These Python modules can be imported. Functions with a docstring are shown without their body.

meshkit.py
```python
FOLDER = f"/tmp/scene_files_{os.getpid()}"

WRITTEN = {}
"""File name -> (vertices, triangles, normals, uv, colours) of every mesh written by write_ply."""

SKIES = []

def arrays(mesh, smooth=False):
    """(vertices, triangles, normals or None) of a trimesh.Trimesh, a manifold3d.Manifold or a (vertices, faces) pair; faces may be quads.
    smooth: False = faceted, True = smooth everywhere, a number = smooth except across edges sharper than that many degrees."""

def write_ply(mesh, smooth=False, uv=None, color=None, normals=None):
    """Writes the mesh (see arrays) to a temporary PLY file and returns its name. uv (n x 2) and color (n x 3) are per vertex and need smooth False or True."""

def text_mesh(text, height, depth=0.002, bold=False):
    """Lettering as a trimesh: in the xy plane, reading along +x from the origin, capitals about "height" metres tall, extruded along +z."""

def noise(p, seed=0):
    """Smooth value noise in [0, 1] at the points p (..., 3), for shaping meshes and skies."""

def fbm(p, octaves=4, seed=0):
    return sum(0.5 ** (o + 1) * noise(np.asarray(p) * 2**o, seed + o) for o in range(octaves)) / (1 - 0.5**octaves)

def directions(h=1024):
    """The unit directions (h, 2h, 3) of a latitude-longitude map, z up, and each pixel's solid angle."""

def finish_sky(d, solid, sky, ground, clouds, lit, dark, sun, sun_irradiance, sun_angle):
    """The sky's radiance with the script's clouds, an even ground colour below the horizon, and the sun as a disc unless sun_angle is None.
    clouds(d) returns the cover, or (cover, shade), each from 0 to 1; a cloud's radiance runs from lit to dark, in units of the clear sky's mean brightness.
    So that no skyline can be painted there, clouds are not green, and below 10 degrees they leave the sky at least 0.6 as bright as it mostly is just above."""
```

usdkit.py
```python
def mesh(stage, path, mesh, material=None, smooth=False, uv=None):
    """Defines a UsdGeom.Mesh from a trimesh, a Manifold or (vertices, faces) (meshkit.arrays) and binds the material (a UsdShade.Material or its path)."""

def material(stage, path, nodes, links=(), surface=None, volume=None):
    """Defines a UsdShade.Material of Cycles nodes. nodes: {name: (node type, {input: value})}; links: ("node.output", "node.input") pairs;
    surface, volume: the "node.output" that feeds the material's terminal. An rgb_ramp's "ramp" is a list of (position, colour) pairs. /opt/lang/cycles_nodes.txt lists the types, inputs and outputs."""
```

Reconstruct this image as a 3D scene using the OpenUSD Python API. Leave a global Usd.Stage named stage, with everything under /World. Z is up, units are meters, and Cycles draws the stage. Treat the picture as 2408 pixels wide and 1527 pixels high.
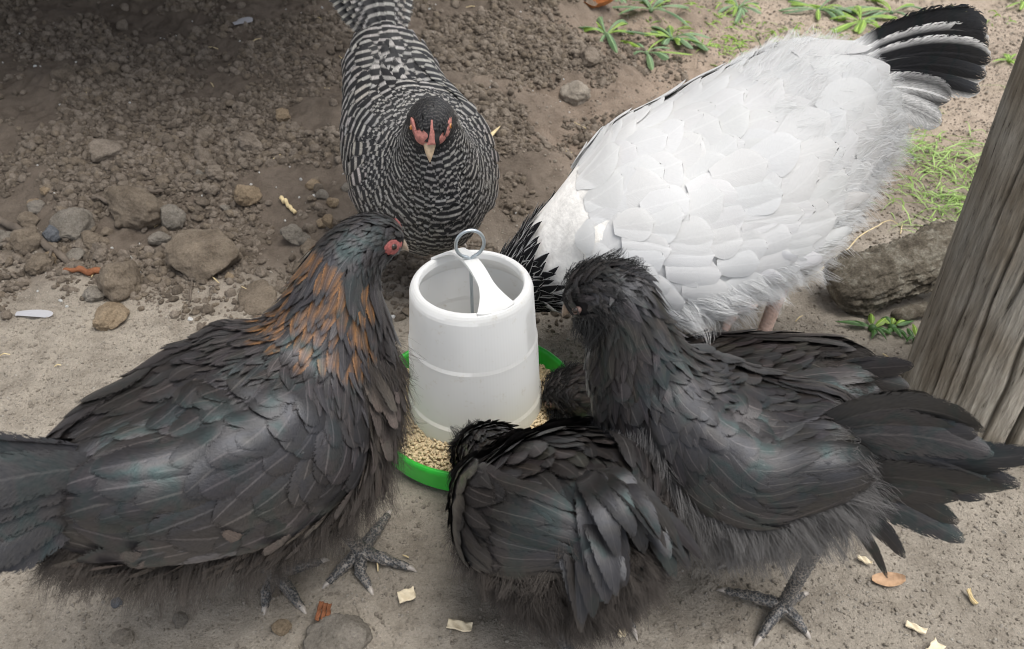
import math, random
import numpy as np, trimesh, manifold3d as m3, usdkit, meshkit
from pxr import Usd, UsdGeom, UsdLux, UsdShade, Gf, Sdf, Vt
from scipy.interpolate import CubicSpline, PchipInterpolator

stage = Usd.Stage.CreateInMemory()
UsdGeom.SetStageUpAxis(stage, 'Z'); UsdGeom.SetStageMetersPerUnit(stage, 1.0)
UsdGeom.Xform.Define(stage, '/World'); UsdGeom.Scope.Define(stage, '/World/Looks')
rng = np.random.default_rng(7)
EYE = np.array([0.0442, -0.7557, 0.7371]); PITCH = 38.0

# ---------------------------------------------------------------- camera, sky, sun, exposure
cam = UsdGeom.Camera.Define(stage, '/World/camera')
cam.AddTranslateOp().Set(Gf.Vec3d(*EYE)); cam.AddRotateXOp().Set(90 - PITCH)
cam.CreateHorizontalApertureAttr(36.0); cam.CreateFocalLengthAttr(36.0 * 2000 / 2408)
cam.CreateFStopAttr(9.0); cam.CreateFocusDistanceAttr(0.92)
cam.CreateClippingRangeAttr((0.02, 1000.0))
cam.CreateExposureAttr(1.15)
SUN = np.array([0.30, -0.12, 0.94]); SUN /= np.linalg.norm(SUN)
elev, rot = math.asin(SUN[2]), math.atan2(SUN[0], SUN[1])
sky = UsdLux.DomeLight.Define(stage, '/World/sky')
usdkit.material(stage, '/World/Looks/sky', {
    's': ('sky_texture', {'sky_type': 'single_scattering', 'sun_disc': False, 'sun_elevation': elev, 'sun_rotation': rot, 'aerosol_density': 3.0}),
    'h': ('hsv', {'saturation': 0.35}),
    'b': ('background_shader', {'strength': 0.115})}, [('s.color', 'h.color'), ('h.color', 'b.color')], surface='b.background')
UsdShade.MaterialBindingAPI.Apply(sky.GetPrim()).Bind(UsdShade.Material.Get(stage, '/World/Looks/sky'))
sky.GetPrim().SetCustomDataByKey('kind', 'structure')
sun = UsdLux.DistantLight.Define(stage, '/World/sun')
sun.CreateIntensityAttr(0.46); sun.CreateAngleAttr(46.0); sun.CreateNormalizeAttr(True); sun.CreateColorAttr(Gf.Vec3f(1, .97, .92))
sun.AddTransformOp().Set(Gf.Matrix4d().SetRotate(Gf.Rotation(Gf.Vec3d(0, 0, 1), Gf.Vec3d(*map(float, SUN)))))

# ---------------------------------------------------------------- helpers
USED = {}
def uniq(path):
    n = USED.get(path, -1) + 1; USED[path] = n
    return path if n == 0 else f'{path}_{n:03d}'
def tag(p, label=None, cat=None, group=None, kind=None):
    p = p.GetPrim() if hasattr(p, 'GetPrim') else p
    for k, v in (('label', label), ('category', cat), ('group', group), ('kind', kind)):
        if v: p.SetCustomDataByKey(k, v)
    return p
ORIG = {}
def thing(name, loc, label, cat, group=None):
    p = uniq('/World/' + name); x = UsdGeom.Xform.Define(stage, p); x.AddTranslateOp().Set(Gf.Vec3d(*map(float, loc)))
    ORIG[p] = np.asarray(loc, float); tag(x, label, cat, group); return p
def org(path):
    return ORIG.get('/'.join(path.split('/')[:3]), np.zeros(3))
MATS = {}
def bind(prim, mat): UsdShade.MaterialBindingAPI.Apply(prim.GetPrim()).Bind(MATS[mat])
def put(path, V, F, mat, uv=None, col=None, N=None, bar=None, kind=None, label=None, smooth=True):
    """One Mesh prim; V in world metres, stored relative to its thing's base. F: (n,3) or (n,4)."""
    path = uniq(path); V = np.asarray(V, float).reshape(-1, 3); F = np.asarray(F, np.int32)
    m = UsdGeom.Mesh.Define(stage, path)
    m.CreatePointsAttr(Vt.Vec3fArray.FromNumpy((V - org(path)).astype(np.float32)))
    m.CreateFaceVertexCountsAttr(Vt.IntArray.FromNumpy(np.full(len(F), F.shape[1], np.int32)))
    m.CreateFaceVertexIndicesAttr(Vt.IntArray.FromNumpy(F.ravel())); m.CreateSubdivisionSchemeAttr('none')
    if N is None and smooth:
        N = np.zeros_like(V); k = F.shape[1]
        fn = np.cross(V[F[:, 1]] - V[F[:, 0]], V[F[:, 2]] - V[F[:, 0]])
        for i in range(k): np.add.at(N, F[:, i], fn)
        N = N / np.maximum(np.linalg.norm(N, axis=1, keepdims=True), 1e-12)
    if N is not None:
        m.CreateNormalsAttr(Vt.Vec3fArray.FromNumpy(np.asarray(N, np.float32).reshape(-1, 3))); m.SetNormalsInterpolation('vertex')
    pv = UsdGeom.PrimvarsAPI(m); T = Sdf.ValueTypeNames
    if uv is not None: pv.CreatePrimvar('st', T.TexCoord2fArray, 'vertex').Set(Vt.Vec2fArray.FromNumpy(np.asarray(uv, np.float32).reshape(-1, 2)))
    if col is not None: pv.CreatePrimvar('tone', T.Color3fArray, 'vertex').Set(Vt.Vec3fArray.FromNumpy(np.asarray(col, np.float32).reshape(-1, 3)))
    if bar is not None: pv.CreatePrimvar('bar', T.FloatArray, 'vertex').Set(Vt.FloatArray.FromNumpy(np.asarray(bar, np.float32).ravel()))
    bind(m, mat)
    tag(m, label=label, kind=kind)
    return m.GetPrim()
def puttm(path, tm, mat, **k):
    if isinstance(tm, m3.Manifold):
        g = tm.to_mesh(); V, F = np.array(g.vert_properties)[:, :3], np.array(g.tri_verts)
    else: V, F = np.array(tm.vertices), np.array(tm.faces)
    return put(path, V, F, mat, **k)
def M(name, nodes, links, surface): MATS[name] = usdkit.material(stage, '/World/Looks/' + name, nodes, links, surface=surface)
def nrm(v): return v / np.maximum(np.linalg.norm(v, axis=-1, keepdims=True), 1e-9)
def tube(P, R, k=8, caps=True):
    P = np.asarray(P, float); R = np.broadcast_to(np.asarray(R, float), (len(P),))
    T = nrm(np.gradient(P, axis=0)); a = np.array([0, 0, 1.]) if abs(T[0, 2]) < .9 else np.array([1., 0, 0])
    V = []; u = nrm(np.cross(T[0], a))
    for i in range(len(P)):
        u = nrm(u - (u @ T[i]) * T[i]); w = np.cross(T[i], u); an = np.arange(k) / k * 2 * np.pi
        V.append(P[i] + R[i] * (np.cos(an)[:, None] * u + np.sin(an)[:, None] * w))
    V = np.concatenate(V); F = []
    for i in range(len(P) - 1):
        for j in range(k):
            a0, b0 = i * k + j, i * k + (j + 1) % k; F += [(a0, b0, b0 + k), (a0, b0 + k, a0 + k)]
    if caps:
        n = len(V); V = np.vstack([V, P[:1], P[-1:]]); e = (len(P) - 1) * k
        for j in range(k): F += [(n, (j + 1) % k, j), (n + 1, e + j, e + (j + 1) % k)]
    return V, np.array(F)
def join(parts):
    Vs, Fs, n = [], [], 0
    for v, f in parts: Vs.append(v); Fs.append(np.asarray(f) + n); n += len(v)
    return np.vstack(Vs), np.vstack(Fs)
def lathe(prof, n=96):
    prof = np.asarray(prof, float); a = np.arange(n) / n * 2 * np.pi; k = len(prof)
    V = np.stack([prof[:, 0][:, None] * np.cos(a), prof[:, 0][:, None] * np.sin(a), np.repeat(prof[:, 1][:, None], n, 1)], -1).reshape(-1, 3)
    i, j = np.meshgrid(np.arange(k - 1), np.arange(n), indexing='ij'); j2 = (j + 1) % n
    F = np.stack([i * n + j, i * n + j2, (i + 1) * n + j2, (i + 1) * n + j], -1).reshape(-1, 4)
    return V, F

# ---------------------------------------------------------------- materials
def simple(name, col, rough=.6, scale=40, var=.25, bump=.0, bscale=200, spec=.4, detail=4, dist=.002):
    c = np.array(col)
    M(name, {'g': ('texture_coordinate', {}), 'n': ('noise_texture', {'scale': scale, 'detail': detail, 'roughness': .65}),
             'r': ('rgb_ramp', {'ramp': [(.25, tuple(c * (1 - var))), (.75, tuple(np.minimum(c * (1 + var), .9)))]}),
             'b': ('noise_texture', {'scale': bscale, 'detail': 3.0}), 'bp': ('bump', {'strength': bump, 'distance': dist}),
             'p': ('principled_bsdf', {'roughness': rough, 'specular_ior_level': spec})},
      [('g.object', 'n.vector'), ('g.object', 'b.vector'), ('n.fac', 'r.fac'), ('r.color', 'p.base_color'), ('b.fac', 'bp.height'), ('bp.normal', 'p.normal')], 'p.BSDF')
def earth(name, c0, c1, c2, rough=.95, big=6.0, bump=1.0):
    M(name, {'g': ('geometry', {}), 'n': ('noise_texture', {'scale': big, 'detail': 8.0, 'roughness': .7}),
             'r': ('rgb_ramp', {'ramp': [(.3, c0), (.5, c1), (.72, c2)]}),
             'f': ('noise_texture', {'scale': 330.0, 'detail': 4.0, 'roughness': .75}), 'fr': ('rgb_ramp', {'ramp': [(.28, (.62,) * 3), (.5, (1, 1, 1)), (.75, (1.3,) * 3)]}),
             'm': ('mix_color', {'blend_type': 'multiply', 'fac': 1.0, 'use_clamp': False}),
             'b': ('noise_texture', {'scale': 260.0, 'detail': 6.0, 'roughness': .8}), 'bp': ('bump', {'strength': bump, 'distance': .006}),
             'p': ('principled_bsdf', {'roughness': rough, 'specular_ior_level': .15})},
      [('g.position', 'n.vector'), ('g.position', 'f.vector'), ('g.position', 'b.vector'), ('n.fac', 'r.fac'), ('f.fac', 'fr.fac'), ('r.color', 'm.a'), ('fr.color', 'm.b'),
       ('m.result', 'p.base_color'), ('b.fac', 'bp.height'), ('bp.normal', 'p.normal')], 'p.BSDF')
# ---------------------------------------------------------------- ground
def sstep(a, b, x): t = np.clip((x - a) / (b - a), 0, 1); return t * t * (3 - 2 * t)
def bankness(x, y):
    """1 on the crumbly bank at the back left, 0 on the trodden earth."""
    n = meshkit.fbm(np.stack([x * 5, y * 5, np.zeros_like(x)], -1), 3, 3) - .5
    return sstep(.06, .50, y + .45 * n + .12 * np.minimum(x + .2, 0)) * sstep(.45, -.12, x + .5 * n - .12 * y)
def ground_h(x, y):
    x = np.asarray(x, float); y = np.asarray(y, float); b = bankness(x, y)
    q = lambda k, o=4, s=0: meshkit.fbm(np.stack([x * k, y * k, np.zeros_like(x)], -1), o, s) - .5
    far = sstep(4, 12, np.hypot(x, y))
    h = .016 * q(3.5, 3, 1) + .008 * q(14, 4, 2) * (1 + 1.5 * b) + .004 * q(60, 3, 5)
    h = h + .0045 * (1 + 1.6 * b) * np.abs(q(38, 3, 8)) * 2 + b * .055 * q(7, 4, 9)
    h = h + b * (.05 * sstep(.3, .8, y) + .11 * np.clip(y - .6, 0, 3) ** 1.0) 
    back = sstep(.5, .9, y) * sstep(-.2, .2, x)
    h = h + back * (.016 * q(9, 4, 12) + .008 * q(30, 3, 14))
    h = h * (1 - .8 * sstep(.16, .10, np.hypot(x, y)))
    return h * (1 - far) - .004
def axis(lo, hi, d, far, g=1.22):
    a = list(np.arange(lo, hi + d / 2, d)); s = d
    while a[-1] < far: s *= g; a.append(a[-1] + s)
    s = d
    while a[0] > -far: s *= g; a.insert(0, a[0] - s)
    return np.array(a)
gx, gy = axis(-1.5, 1.7, .0052, 150), axis(-.45, 2.0, .0052, 150)
GX, GY = np.meshgrid(gx, gy, indexing='ij'); GZ = ground_h(GX, GY)
i, j = np.meshgrid(np.arange(len(gx) - 1), np.arange(len(gy) - 1), indexing='ij'); w = len(gy)
GF = np.stack([i * w + j, (i + 1) * w + j, (i + 1) * w + j + 1, i * w + j + 1], -1).reshape(-1, 4)
bk = bankness(GX, GY)
pal = meshkit.fbm(np.stack([GX * 4, GY * 4, 0 * GX], -1), 5, 21)
c_fore, c_bank, c_back = np.array([.315, .28, .232]), np.array([.135, .11, .088]), np.array([.27, .21, .162])
bb = sstep(.3, .75, GY) * (1 - bk)
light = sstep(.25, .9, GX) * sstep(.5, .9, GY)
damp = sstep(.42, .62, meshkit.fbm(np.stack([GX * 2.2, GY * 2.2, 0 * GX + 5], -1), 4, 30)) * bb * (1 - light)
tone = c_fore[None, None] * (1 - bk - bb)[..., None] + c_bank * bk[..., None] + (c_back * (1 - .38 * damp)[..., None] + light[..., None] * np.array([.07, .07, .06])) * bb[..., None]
tone = tone * (.82 + .36 * pal)[..., None]
M('dirt', {'a': ('attribute', {'attribute': 'tone'}), 'g': ('geometry', {}),
           'n': ('noise_texture', {'scale': 22.0, 'detail': 8.0, 'roughness': .72}), 'r': ('rgb_ramp', {'ramp': [(.28, (.62, .60, .58)), (.5, (1, 1, 1)), (.75, (1.25, 1.25, 1.25))]}),
           'f': ('noise_texture', {'scale': 420.0, 'detail': 3.0, 'roughness': .7}), 'fr': ('rgb_ramp', {'ramp': [(.27, (.78, .77, .76)), (.42, (.95, .95, .95)), (.6, (1.05, 1.05, 1.05)), (.74, (1.3, 1.3, 1.3))]}),
           'm': ('mix_color', {'blend_type': 'multiply', 'fac': 1.0, 'use_clamp': False}), 'm2': ('mix_color', {'blend_type': 'multiply', 'fac': 1.0, 'use_clamp': False}),
           'b': ('noise_texture', {'scale': 300.0, 'detail': 5.0, 'roughness': .75}), 'bp': ('bump', {'strength': 1.0, 'distance': .005}),
           'p': ('principled_bsdf', {'roughness': .96, 'specular_ior_level': .12})},
  [('g.position', 'n.vector'), ('g.position', 'f.vector'), ('g.position', 'b.vector'), ('n.fac', 'r.fac'), ('f.fac', 'fr.fac'), ('a.color', 'm.a'), ('r.color', 'm.b'), ('m.result', 'm2.a'), ('fr.color', 'm2.b'),
   ('m2.result', 'p.base_color'), ('b.fac', 'bp.height'), ('bp.normal', 'p.normal')], 'p.BSDF')
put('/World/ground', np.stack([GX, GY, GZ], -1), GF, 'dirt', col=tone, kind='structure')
def gz(x, y): return float(ground_h(np.array([x]), np.array([y]))[0])

# stones
def rock_mesh(seed, flat=.7, lump=.24, sub=4, cuts=7):
    r = np.random.default_rng(seed); m = trimesh.creation.icosphere(sub); v = m.vertices.copy()
    for _ in range(cuts):                                             # worn facets
        n = nrm(r.normal(size=3)); d = r.uniform(.55, .85); k = np.maximum(v @ n - d, 0); v -= k[:, None] * n * .85
    o = r.uniform(0, 50, 3)
    v *= (1 + lump * 2 * (meshkit.fbm(v * 1.3 + o, 3, seed) - .5) + .22 * (meshkit.fbm(v * 4 + o, 4, seed + 1) - .5) + (.12 * (meshkit.fbm(v * 13 + o, 3, seed + 2) - .5) if sub > 3 else 0))[:, None]
    v *= np.array([1, r.uniform(.72, .95), flat]); return v, m.faces
for nm, a, b, c in (('stone_brown', (.12, .095, .07), (.19, .155, .118), (.25, .205, .155)), ('stone_grey', (.13, .115, .095), (.21, .188, .158), (.29, .262, .225)),
                    ('stone_tan', (.17, .125, .08), (.26, .2, .135), (.33, .26, .18)), ('stone_blue', (.08, .085, .095), (.14, .148, .16), (.24, .245, .255)), ('stone_white', (.45, .45, .43), (.6, .6, .58), (.75, .74, .72)),
                    ('clod_dark', (.09, .072, .056), (.14, .115, .09), (.19, .157, .125)), ('clod_mid', (.14, .115, .09), (.21, .175, .14), (.28, .238, .195)), ('clod_pale', (.22, .19, .155), (.29, .255, .21), (.37, .33, .28)), ('grit_pale', (.27, .24, .20), (.34, .305, .26), (.46, .43, .38))):
    earth(nm, a, b, c, big=30.0)
def stone(x, y, w, h, seed, mat, label, sink=.3, rz=None, tilt=.2, name='stone', cat='stone', group=None, sub=4):
    r = np.random.default_rng(seed + 900); v, f = rock_mesh(seed, sub=sub); a = r.uniform(0, 6.28) if rz is None else rz
    v = v * np.array([w / 2, w / 2 * 1.0, h / 2 / .7]); t = r.normal(size=2) * tilt
    R = trimesh.transformations.euler_matrix(t[0], t[1], a)[:3, :3]; v = v @ R.T
    z = gz(x, y); v = v + np.array([x, y, z + h * (.5 - sink)])
    p = uniq('/World/' + name); ORIG[p] = np.array([x, y, z])
    n = p.split('/')[-1]; m = UsdGeom.Mesh.Define(stage, p)
    m.AddTranslateOp().Set(Gf.Vec3d(float(x), float(y), float(z)))
    m.CreatePointsAttr(Vt.Vec3fArray.FromNumpy((v - ORIG[p]).astype(np.float32)))
    m.CreateFaceVertexCountsAttr(Vt.IntArray.FromNumpy(np.full(len(f), 3, np.int32))); m.CreateFaceVertexIndicesAttr(Vt.IntArray.FromNumpy(np.asarray(f, np.int32).ravel())); m.CreateSubdivisionSchemeAttr('none')
    N = trimesh.Trimesh(v, f, process=False).vertex_normals
    m.CreateNormalsAttr(Vt.Vec3fArray.FromNumpy(np.asarray(N, np.float32))); m.SetNormalsInterpolation('vertex'); bind(m, mat); tag(m, label, cat, group)
# ---------------------------------------------------------------- raised henhouse at the back left (out of frame, it shades the bank), shelter post, bark
M('old_wood', {'t': ('texture_coordinate', {}), 'mp': ('mapping', {'scale': (70.0, 70.0, 9.0)}), 'n': ('noise_texture', {'scale': 1.0, 'detail': 7.0, 'roughness': .65, 'distortion': .6}),
               'r': ('rgb_ramp', {'ramp': [(.25, (.19, .168, .135)), (.42, (.31, .283, .235)), (.6, (.40, .37, .315)), (.78, (.49, .46, .40))]}),
               's': ('noise_texture', {'scale': 4.5, 'detail': 4.0, 'roughness': .6}), 'sr': ('rgb_ramp', {'ramp': [(.42, (1, 1, 1)), (.6, (.55, .48, .40)), (.72, (.30, .25, .2))]}),
               'm': ('mix_color', {'blend_type': 'multiply', 'fac': .8}),
               'mp2': ('mapping', {'scale': (170.0, 170.0, 24.0)}), 'b': ('noise_texture', {'scale': 1.0, 'detail': 5.0, 'roughness': .7}), 'bp': ('bump', {'strength': 1.0, 'distance': .006}), 'ck': ('rgb_ramp', {'ramp': [(.30, (.22, .19, .16)), (.40, (.8, .8, .8)), (.55, (1, 1, 1)), (.72, (1.2, 1.2, 1.2))]}), 'm3': ('mix_color', {'blend_type': 'multiply', 'fac': 1.0, 'use_clamp': False}),
               'p': ('principled_bsdf', {'roughness': .85, 'specular_ior_level': .2})},
  [('t.object', 'mp.vector'), ('mp.vector', 'n.vector'), ('n.fac', 'r.fac'), ('t.object', 's.vector'), ('s.fac', 'sr.fac'), ('r.color', 'm.a'), ('sr.color', 'm.b'), ('b.fac', 'ck.fac'), ('m.result', 'm3.a'), ('ck.color', 'm3.b'), ('m3.result', 'p.base_color'),
   ('t.object', 'mp2.vector'), ('mp2.vector', 'b.vector'), ('b.fac', 'bp.height'), ('bp.normal', 'p.normal')], 'p.BSDF')
simple('board_wood', (.16, .125, .09), .85, 8, .35, .5, 60, .2)
def box(c, s, rz=0):
    m = trimesh.creation.box(s); m.apply_transform(trimesh.transformations.rotation_matrix(rz, [0, 0, 1])); m.apply_translation(c); return m
hz = .80
hh = thing('henhouse', (-1.25, 1.5, 0), 'raised wooden henhouse on short legs over the crumbly dirt bank', 'henhouse')
for k in range(14):
    x = -2.42 + k * .176
    puttm(hh + '/floor_board', box((x, 1.62, hz), (.17, 2.1, .03)), 'board_wood', smooth=False)
for k in range(9): puttm(hh + '/wall_board', box((-1.2, .58, hz + .09 + k * .12), (2.5, .024, .113)), 'board_wood', smooth=False)
for k in range(9): puttm(hh + '/wall_board', box((-.0, 1.62, hz + .09 + k * .12), (.024, 2.06, .113)), 'board_wood', smooth=False)
for k in range(9): puttm(hh + '/wall_board', box((-2.44, 1.62, hz + .09 + k * .12), (.024, 2.06, .113)), 'board_wood', smooth=False)
for k in range(9): puttm(hh + '/wall_board', box((-1.2, 2.66, hz + .09 + k * .12), (2.5, .024, .113)), 'board_wood', smooth=False)
puttm(hh + '/roof', box((-1.2, 1.62, hz + 1.17), (2.8, 2.4, .03)), 'board_wood', smooth=False)
for x, y in ((-2.38, .7), (-2.38, 2.55), (-.08, 2.55)): puttm(hh + '/leg', box((x, y, .37), (.09, .09, .82)), 'board_wood', smooth=False)
# post
PB = np.array([.655, .03, -.06])
nz, na = 300, 520; zz = np.linspace(0, 1.9, nz); aa = np.arange(na) / na * 2 * np.pi
ZZ, AA = np.meshgrid(zz, aa, indexing='ij'); cx, sx = np.cos(AA), np.sin(AA)
grain = meshkit.fbm(np.stack([cx * 9, sx * 9, ZZ * 2.2], -1), 4, 4) - .5
fine = meshkit.fbm(np.stack([cx * 34, sx * 34, ZZ * 5], -1), 3, 6) - .5
RR = .111 * (1 + .05 * (meshkit.fbm(np.stack([cx * 1.2, sx * 1.2, ZZ * 1.5], -1), 3, 2) - .5)) + .006 * grain + .004 * fine - .004 * sstep(.1, .0, ZZ)
for a0, z0, z1, dep, wd, sw in ((-1.95, .02, .40, .026, .026, .25), (-1.62, .22, .75, .022, .03, .15), (-2.45, .25, .55, .014, .018, .2), (-2.2, .08, .28, .012, .016, .1), (-2.6, .12, .40, .010, .014, -.1), (-2.05, .30, .62, .010, .013, .12), (-2.9, .1, .5, .012, .016, .1), (-1.3, 0, 1.0, .015, .035, .1), (-2.75, .05, .3, .005, .018, .2), (.6, .1, 1.2, .02, .04, .1)):
    ca = a0 + sw * (ZZ - z0) + .12 * (meshkit.fbm(np.stack([ZZ * 9, ZZ * 0, ZZ * 0 + a0], -1), 3, 1) - .5)
    d = np.abs(np.angle(np.exp(1j * (AA - ca)))); RR -= dep * np.exp(-(d / wd) ** 2) * sstep(z0 - .03, z0 + .05, ZZ) * sstep(z1 + .03, z1 - .08, ZZ)
PX = PB[0] - .008 * ZZ + RR * cx; PY = PB[1] + RR * sx
post = thing('shelter_post', PB, 'thick weathered round timber post, grey and cracked, at the right edge', 'post')
i, j = np.meshgrid(np.arange(nz - 1), np.arange(na), indexing='ij'); j2 = (j + 1) % na
put(post + '/shaft', np.stack([PX, PY, PB[2] + ZZ], -1), np.stack([i * na + j, i * na + j2, (i + 1) * na + j2, (i + 1) * na + j], -1).reshape(-1, 4), 'old_wood')
v, f = tube([PB + (-.0152, 0, 1.9), PB + (-.0155, 0, 1.93)], [.109, .104], 40); put(post + '/top_end', v, f, 'old_wood', smooth=False)
# bark slab
earth('bark_skin', (.06, .05, .038), (.17, .148, .115), (.38, .36, .30), big=45.0, bump=1.0)
def bark(name, A, Bp, wid, thick, seed, label, rollv, mat='bark_skin', n=170, m=110):
    A, Bp = np.array(A, float), np.array(Bp, float); ax = nrm(Bp - A); up = nrm(np.array(rollv) - (np.array(rollv) @ ax) * ax); sd = np.cross(up, ax)
    t, a = np.meshgrid(np.linspace(0, 1, n), np.arange(m) / m * 2 * np.pi, indexing='ij')
    e = np.sqrt(np.clip(1 - (2 * np.clip(t, .0, 1) - 1) ** 8, 0, 1)) * (.72 + .4 * meshkit.fbm(np.stack([t * 4, 0 * t, 0 * t], -1), 3, seed))
    p = 2.6; rr = (np.abs(np.cos(a)) ** p + np.abs(np.sin(a)) ** p) ** (-1 / p)
    q = np.stack([t * 6, np.cos(a) * 2, np.sin(a) * 2], -1)
    rid = 1 + .45 * (meshkit.fbm(q, 4, seed) - .5) + .75 * np.abs(meshkit.fbm(q * np.array([.8, 3.2, 3.2]), 4, seed + 3) - .5) + .30 * (meshkit.fbm(q * np.array([2, 9, 9]), 3, seed + 5) - .5) + .18 * (meshkit.fbm(q * 12, 2, seed + 7) - .5)
    X = A + (Bp - A) * t[..., None] + (sd * (wid / 2 * rr * e * rid * np.cos(a))[..., None]) + up * (thick / 2 * rr * e * rid * np.sin(a))[..., None] - up * (.35 * thick * np.cos(a) ** 2)[..., None]
    p = thing(name, (A + Bp) / 2 * np.array([1, 1, 0]), label, 'bark' if 'bark' in name else 'stick')
    i, j = np.meshgrid(np.arange(n - 1), np.arange(m), indexing='ij'); j2 = (j + 1) % m
    put(p + '/' + ('slab' if 'bark' in name else 'stem'), X, np.stack([i * m + j, i * m + j2, (i + 1) * m + j2, (i + 1) * m + j], -1).reshape(-1, 4), mat)
bark('bark_chunk', (.500, .232, .030), (.735, .296, .074), .090, .036, 5, 'rough grey-brown slab of tree bark lying against the timber post', (0, -.45, .8))
bark('bark_strip', (.58, .20, .008), (.70, .225, .02), .022, .014, 8, 'thin black strip of bark under the big bark slab', (0, 0, 1), n=50, m=20)

# ---------------------------------------------------------------- feeder
M('milky_plastic', {'p': ('principled_bsdf', {'base_color': (.74, .74, .735), 'roughness': .30, 'specular_ior_level': .45}), 't': ('translucent_bsdf', {'color': (.74, .74, .73)}), 'mx': ('mix_closure', {'fac': .48}),
     'g': ('texture_coordinate', {}), 'n': ('noise_texture', {'scale': 75.0, 'detail': 5.0, 'roughness': .7}), 'r': ('rgb_ramp', {'ramp': [(.0, (.77, .775, .765)), (.58, (.77, .775, .765)), (.66, (.68, .665, .62)), (.76, (.42, .37, .29))]}),
     'n2': ('noise_texture', {'scale': 9.0, 'detail': 4.0}), 'z': ('separate_xyz', {}), 'zr': ('map_range', {'from_min': .10, 'from_max': .02, 'to_max': 1.5, 'clamp': True}), 'mc': ('mix_color', {'b': (.66, .60, .45)}), 'mm': ('math', {'math_type': 'multiply'})},
  [('p.BSDF', 'mx.closure1'), ('t.BSDF', 'mx.closure2'), ('g.object', 'n.vector'), ('n.fac', 'r.fac'), ('g.object', 'z.vector'), ('z.z', 'zr.value'), ('g.object', 'n2.vector'), ('zr.result', 'mm.value1'), ('n2.fac', 'mm.value2'),
   ('mm.value', 'mc.fac'), ('r.color', 'mc.a'), ('mc.result', 'p.base_color')], 'mx.closure')
simple('green_plastic', (.018, .34, .026), .35, 60, .12, .05, 300, .5)
simple('zinc_wire', (.45, .50, .52), .38, 200, .2, .1, 500, .7); 
MATS['zinc_wire'] = usdkit.material(stage, '/World/Looks/zinc', {'p': ('principled_bsdf', {'base_color': (.42, .46, .48), 'metallic': .9, 'roughness': .36})}, [], surface='p.BSDF')
simple('feed', (.50, .40, .25), .9, 220, .35, .3, 600, .2)
fd = thing('poultry_feeder', (0, 0, 0), 'translucent white plastic tube feeder with a bright green tray among the hens', 'feeder')
HT = .21
def rad(z): return float(np.interp(z, [.018, .05, .052, .056, .13, .133, .136, .19], [.081, .0795, .0795, .0775, .0735, .0735, .0722, .0682]))
prof = [(rad(z) - .0022, z) for z in (.018, .05, .056, .13, .136, .186)]
outer = [(rad(z), z) for z in (.018, .03, .042, .050, .0515, .056, .065, .09, .11, .128, .1325, .137, .15, .17, .186)]
sh = [(.0682 - .0085 * (1 - math.cos(t)), .193 + .0140 * math.sin(t)) for t in np.linspace(0, math.pi / 2, 7)][1:]
inn = [(.0580, .2067), (.0570, .2050), (.0572, .1980), (.061, .191), (.0645, .184)]
pr = outer + sh + inn + [(rad(z) - .0022, z) for z in (.18, .136, .13, .09, .056, .05, .018)] + [outer[0]]
V, F = lathe(pr, 128); T3 = np.vstack([F[:, [0, 1, 2]], F[:, [0, 2, 3]]])
mfd = trimesh.Trimesh(V, T3, process=True); mfd.fix_normals()
man = m3.Manifold(m3.Mesh(np.asarray(mfd.vertices, np.float32), np.asarray(mfd.faces, np.uint32)))
for k in range(8):
    c = m3.Manifold.cylinder(.05, .013, .013, 24, True).rotate((90, 0, 0)).translate((0, -.08, .016)).rotate((0, 0, 22.5 + 45 * k)); man = man - c
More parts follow.
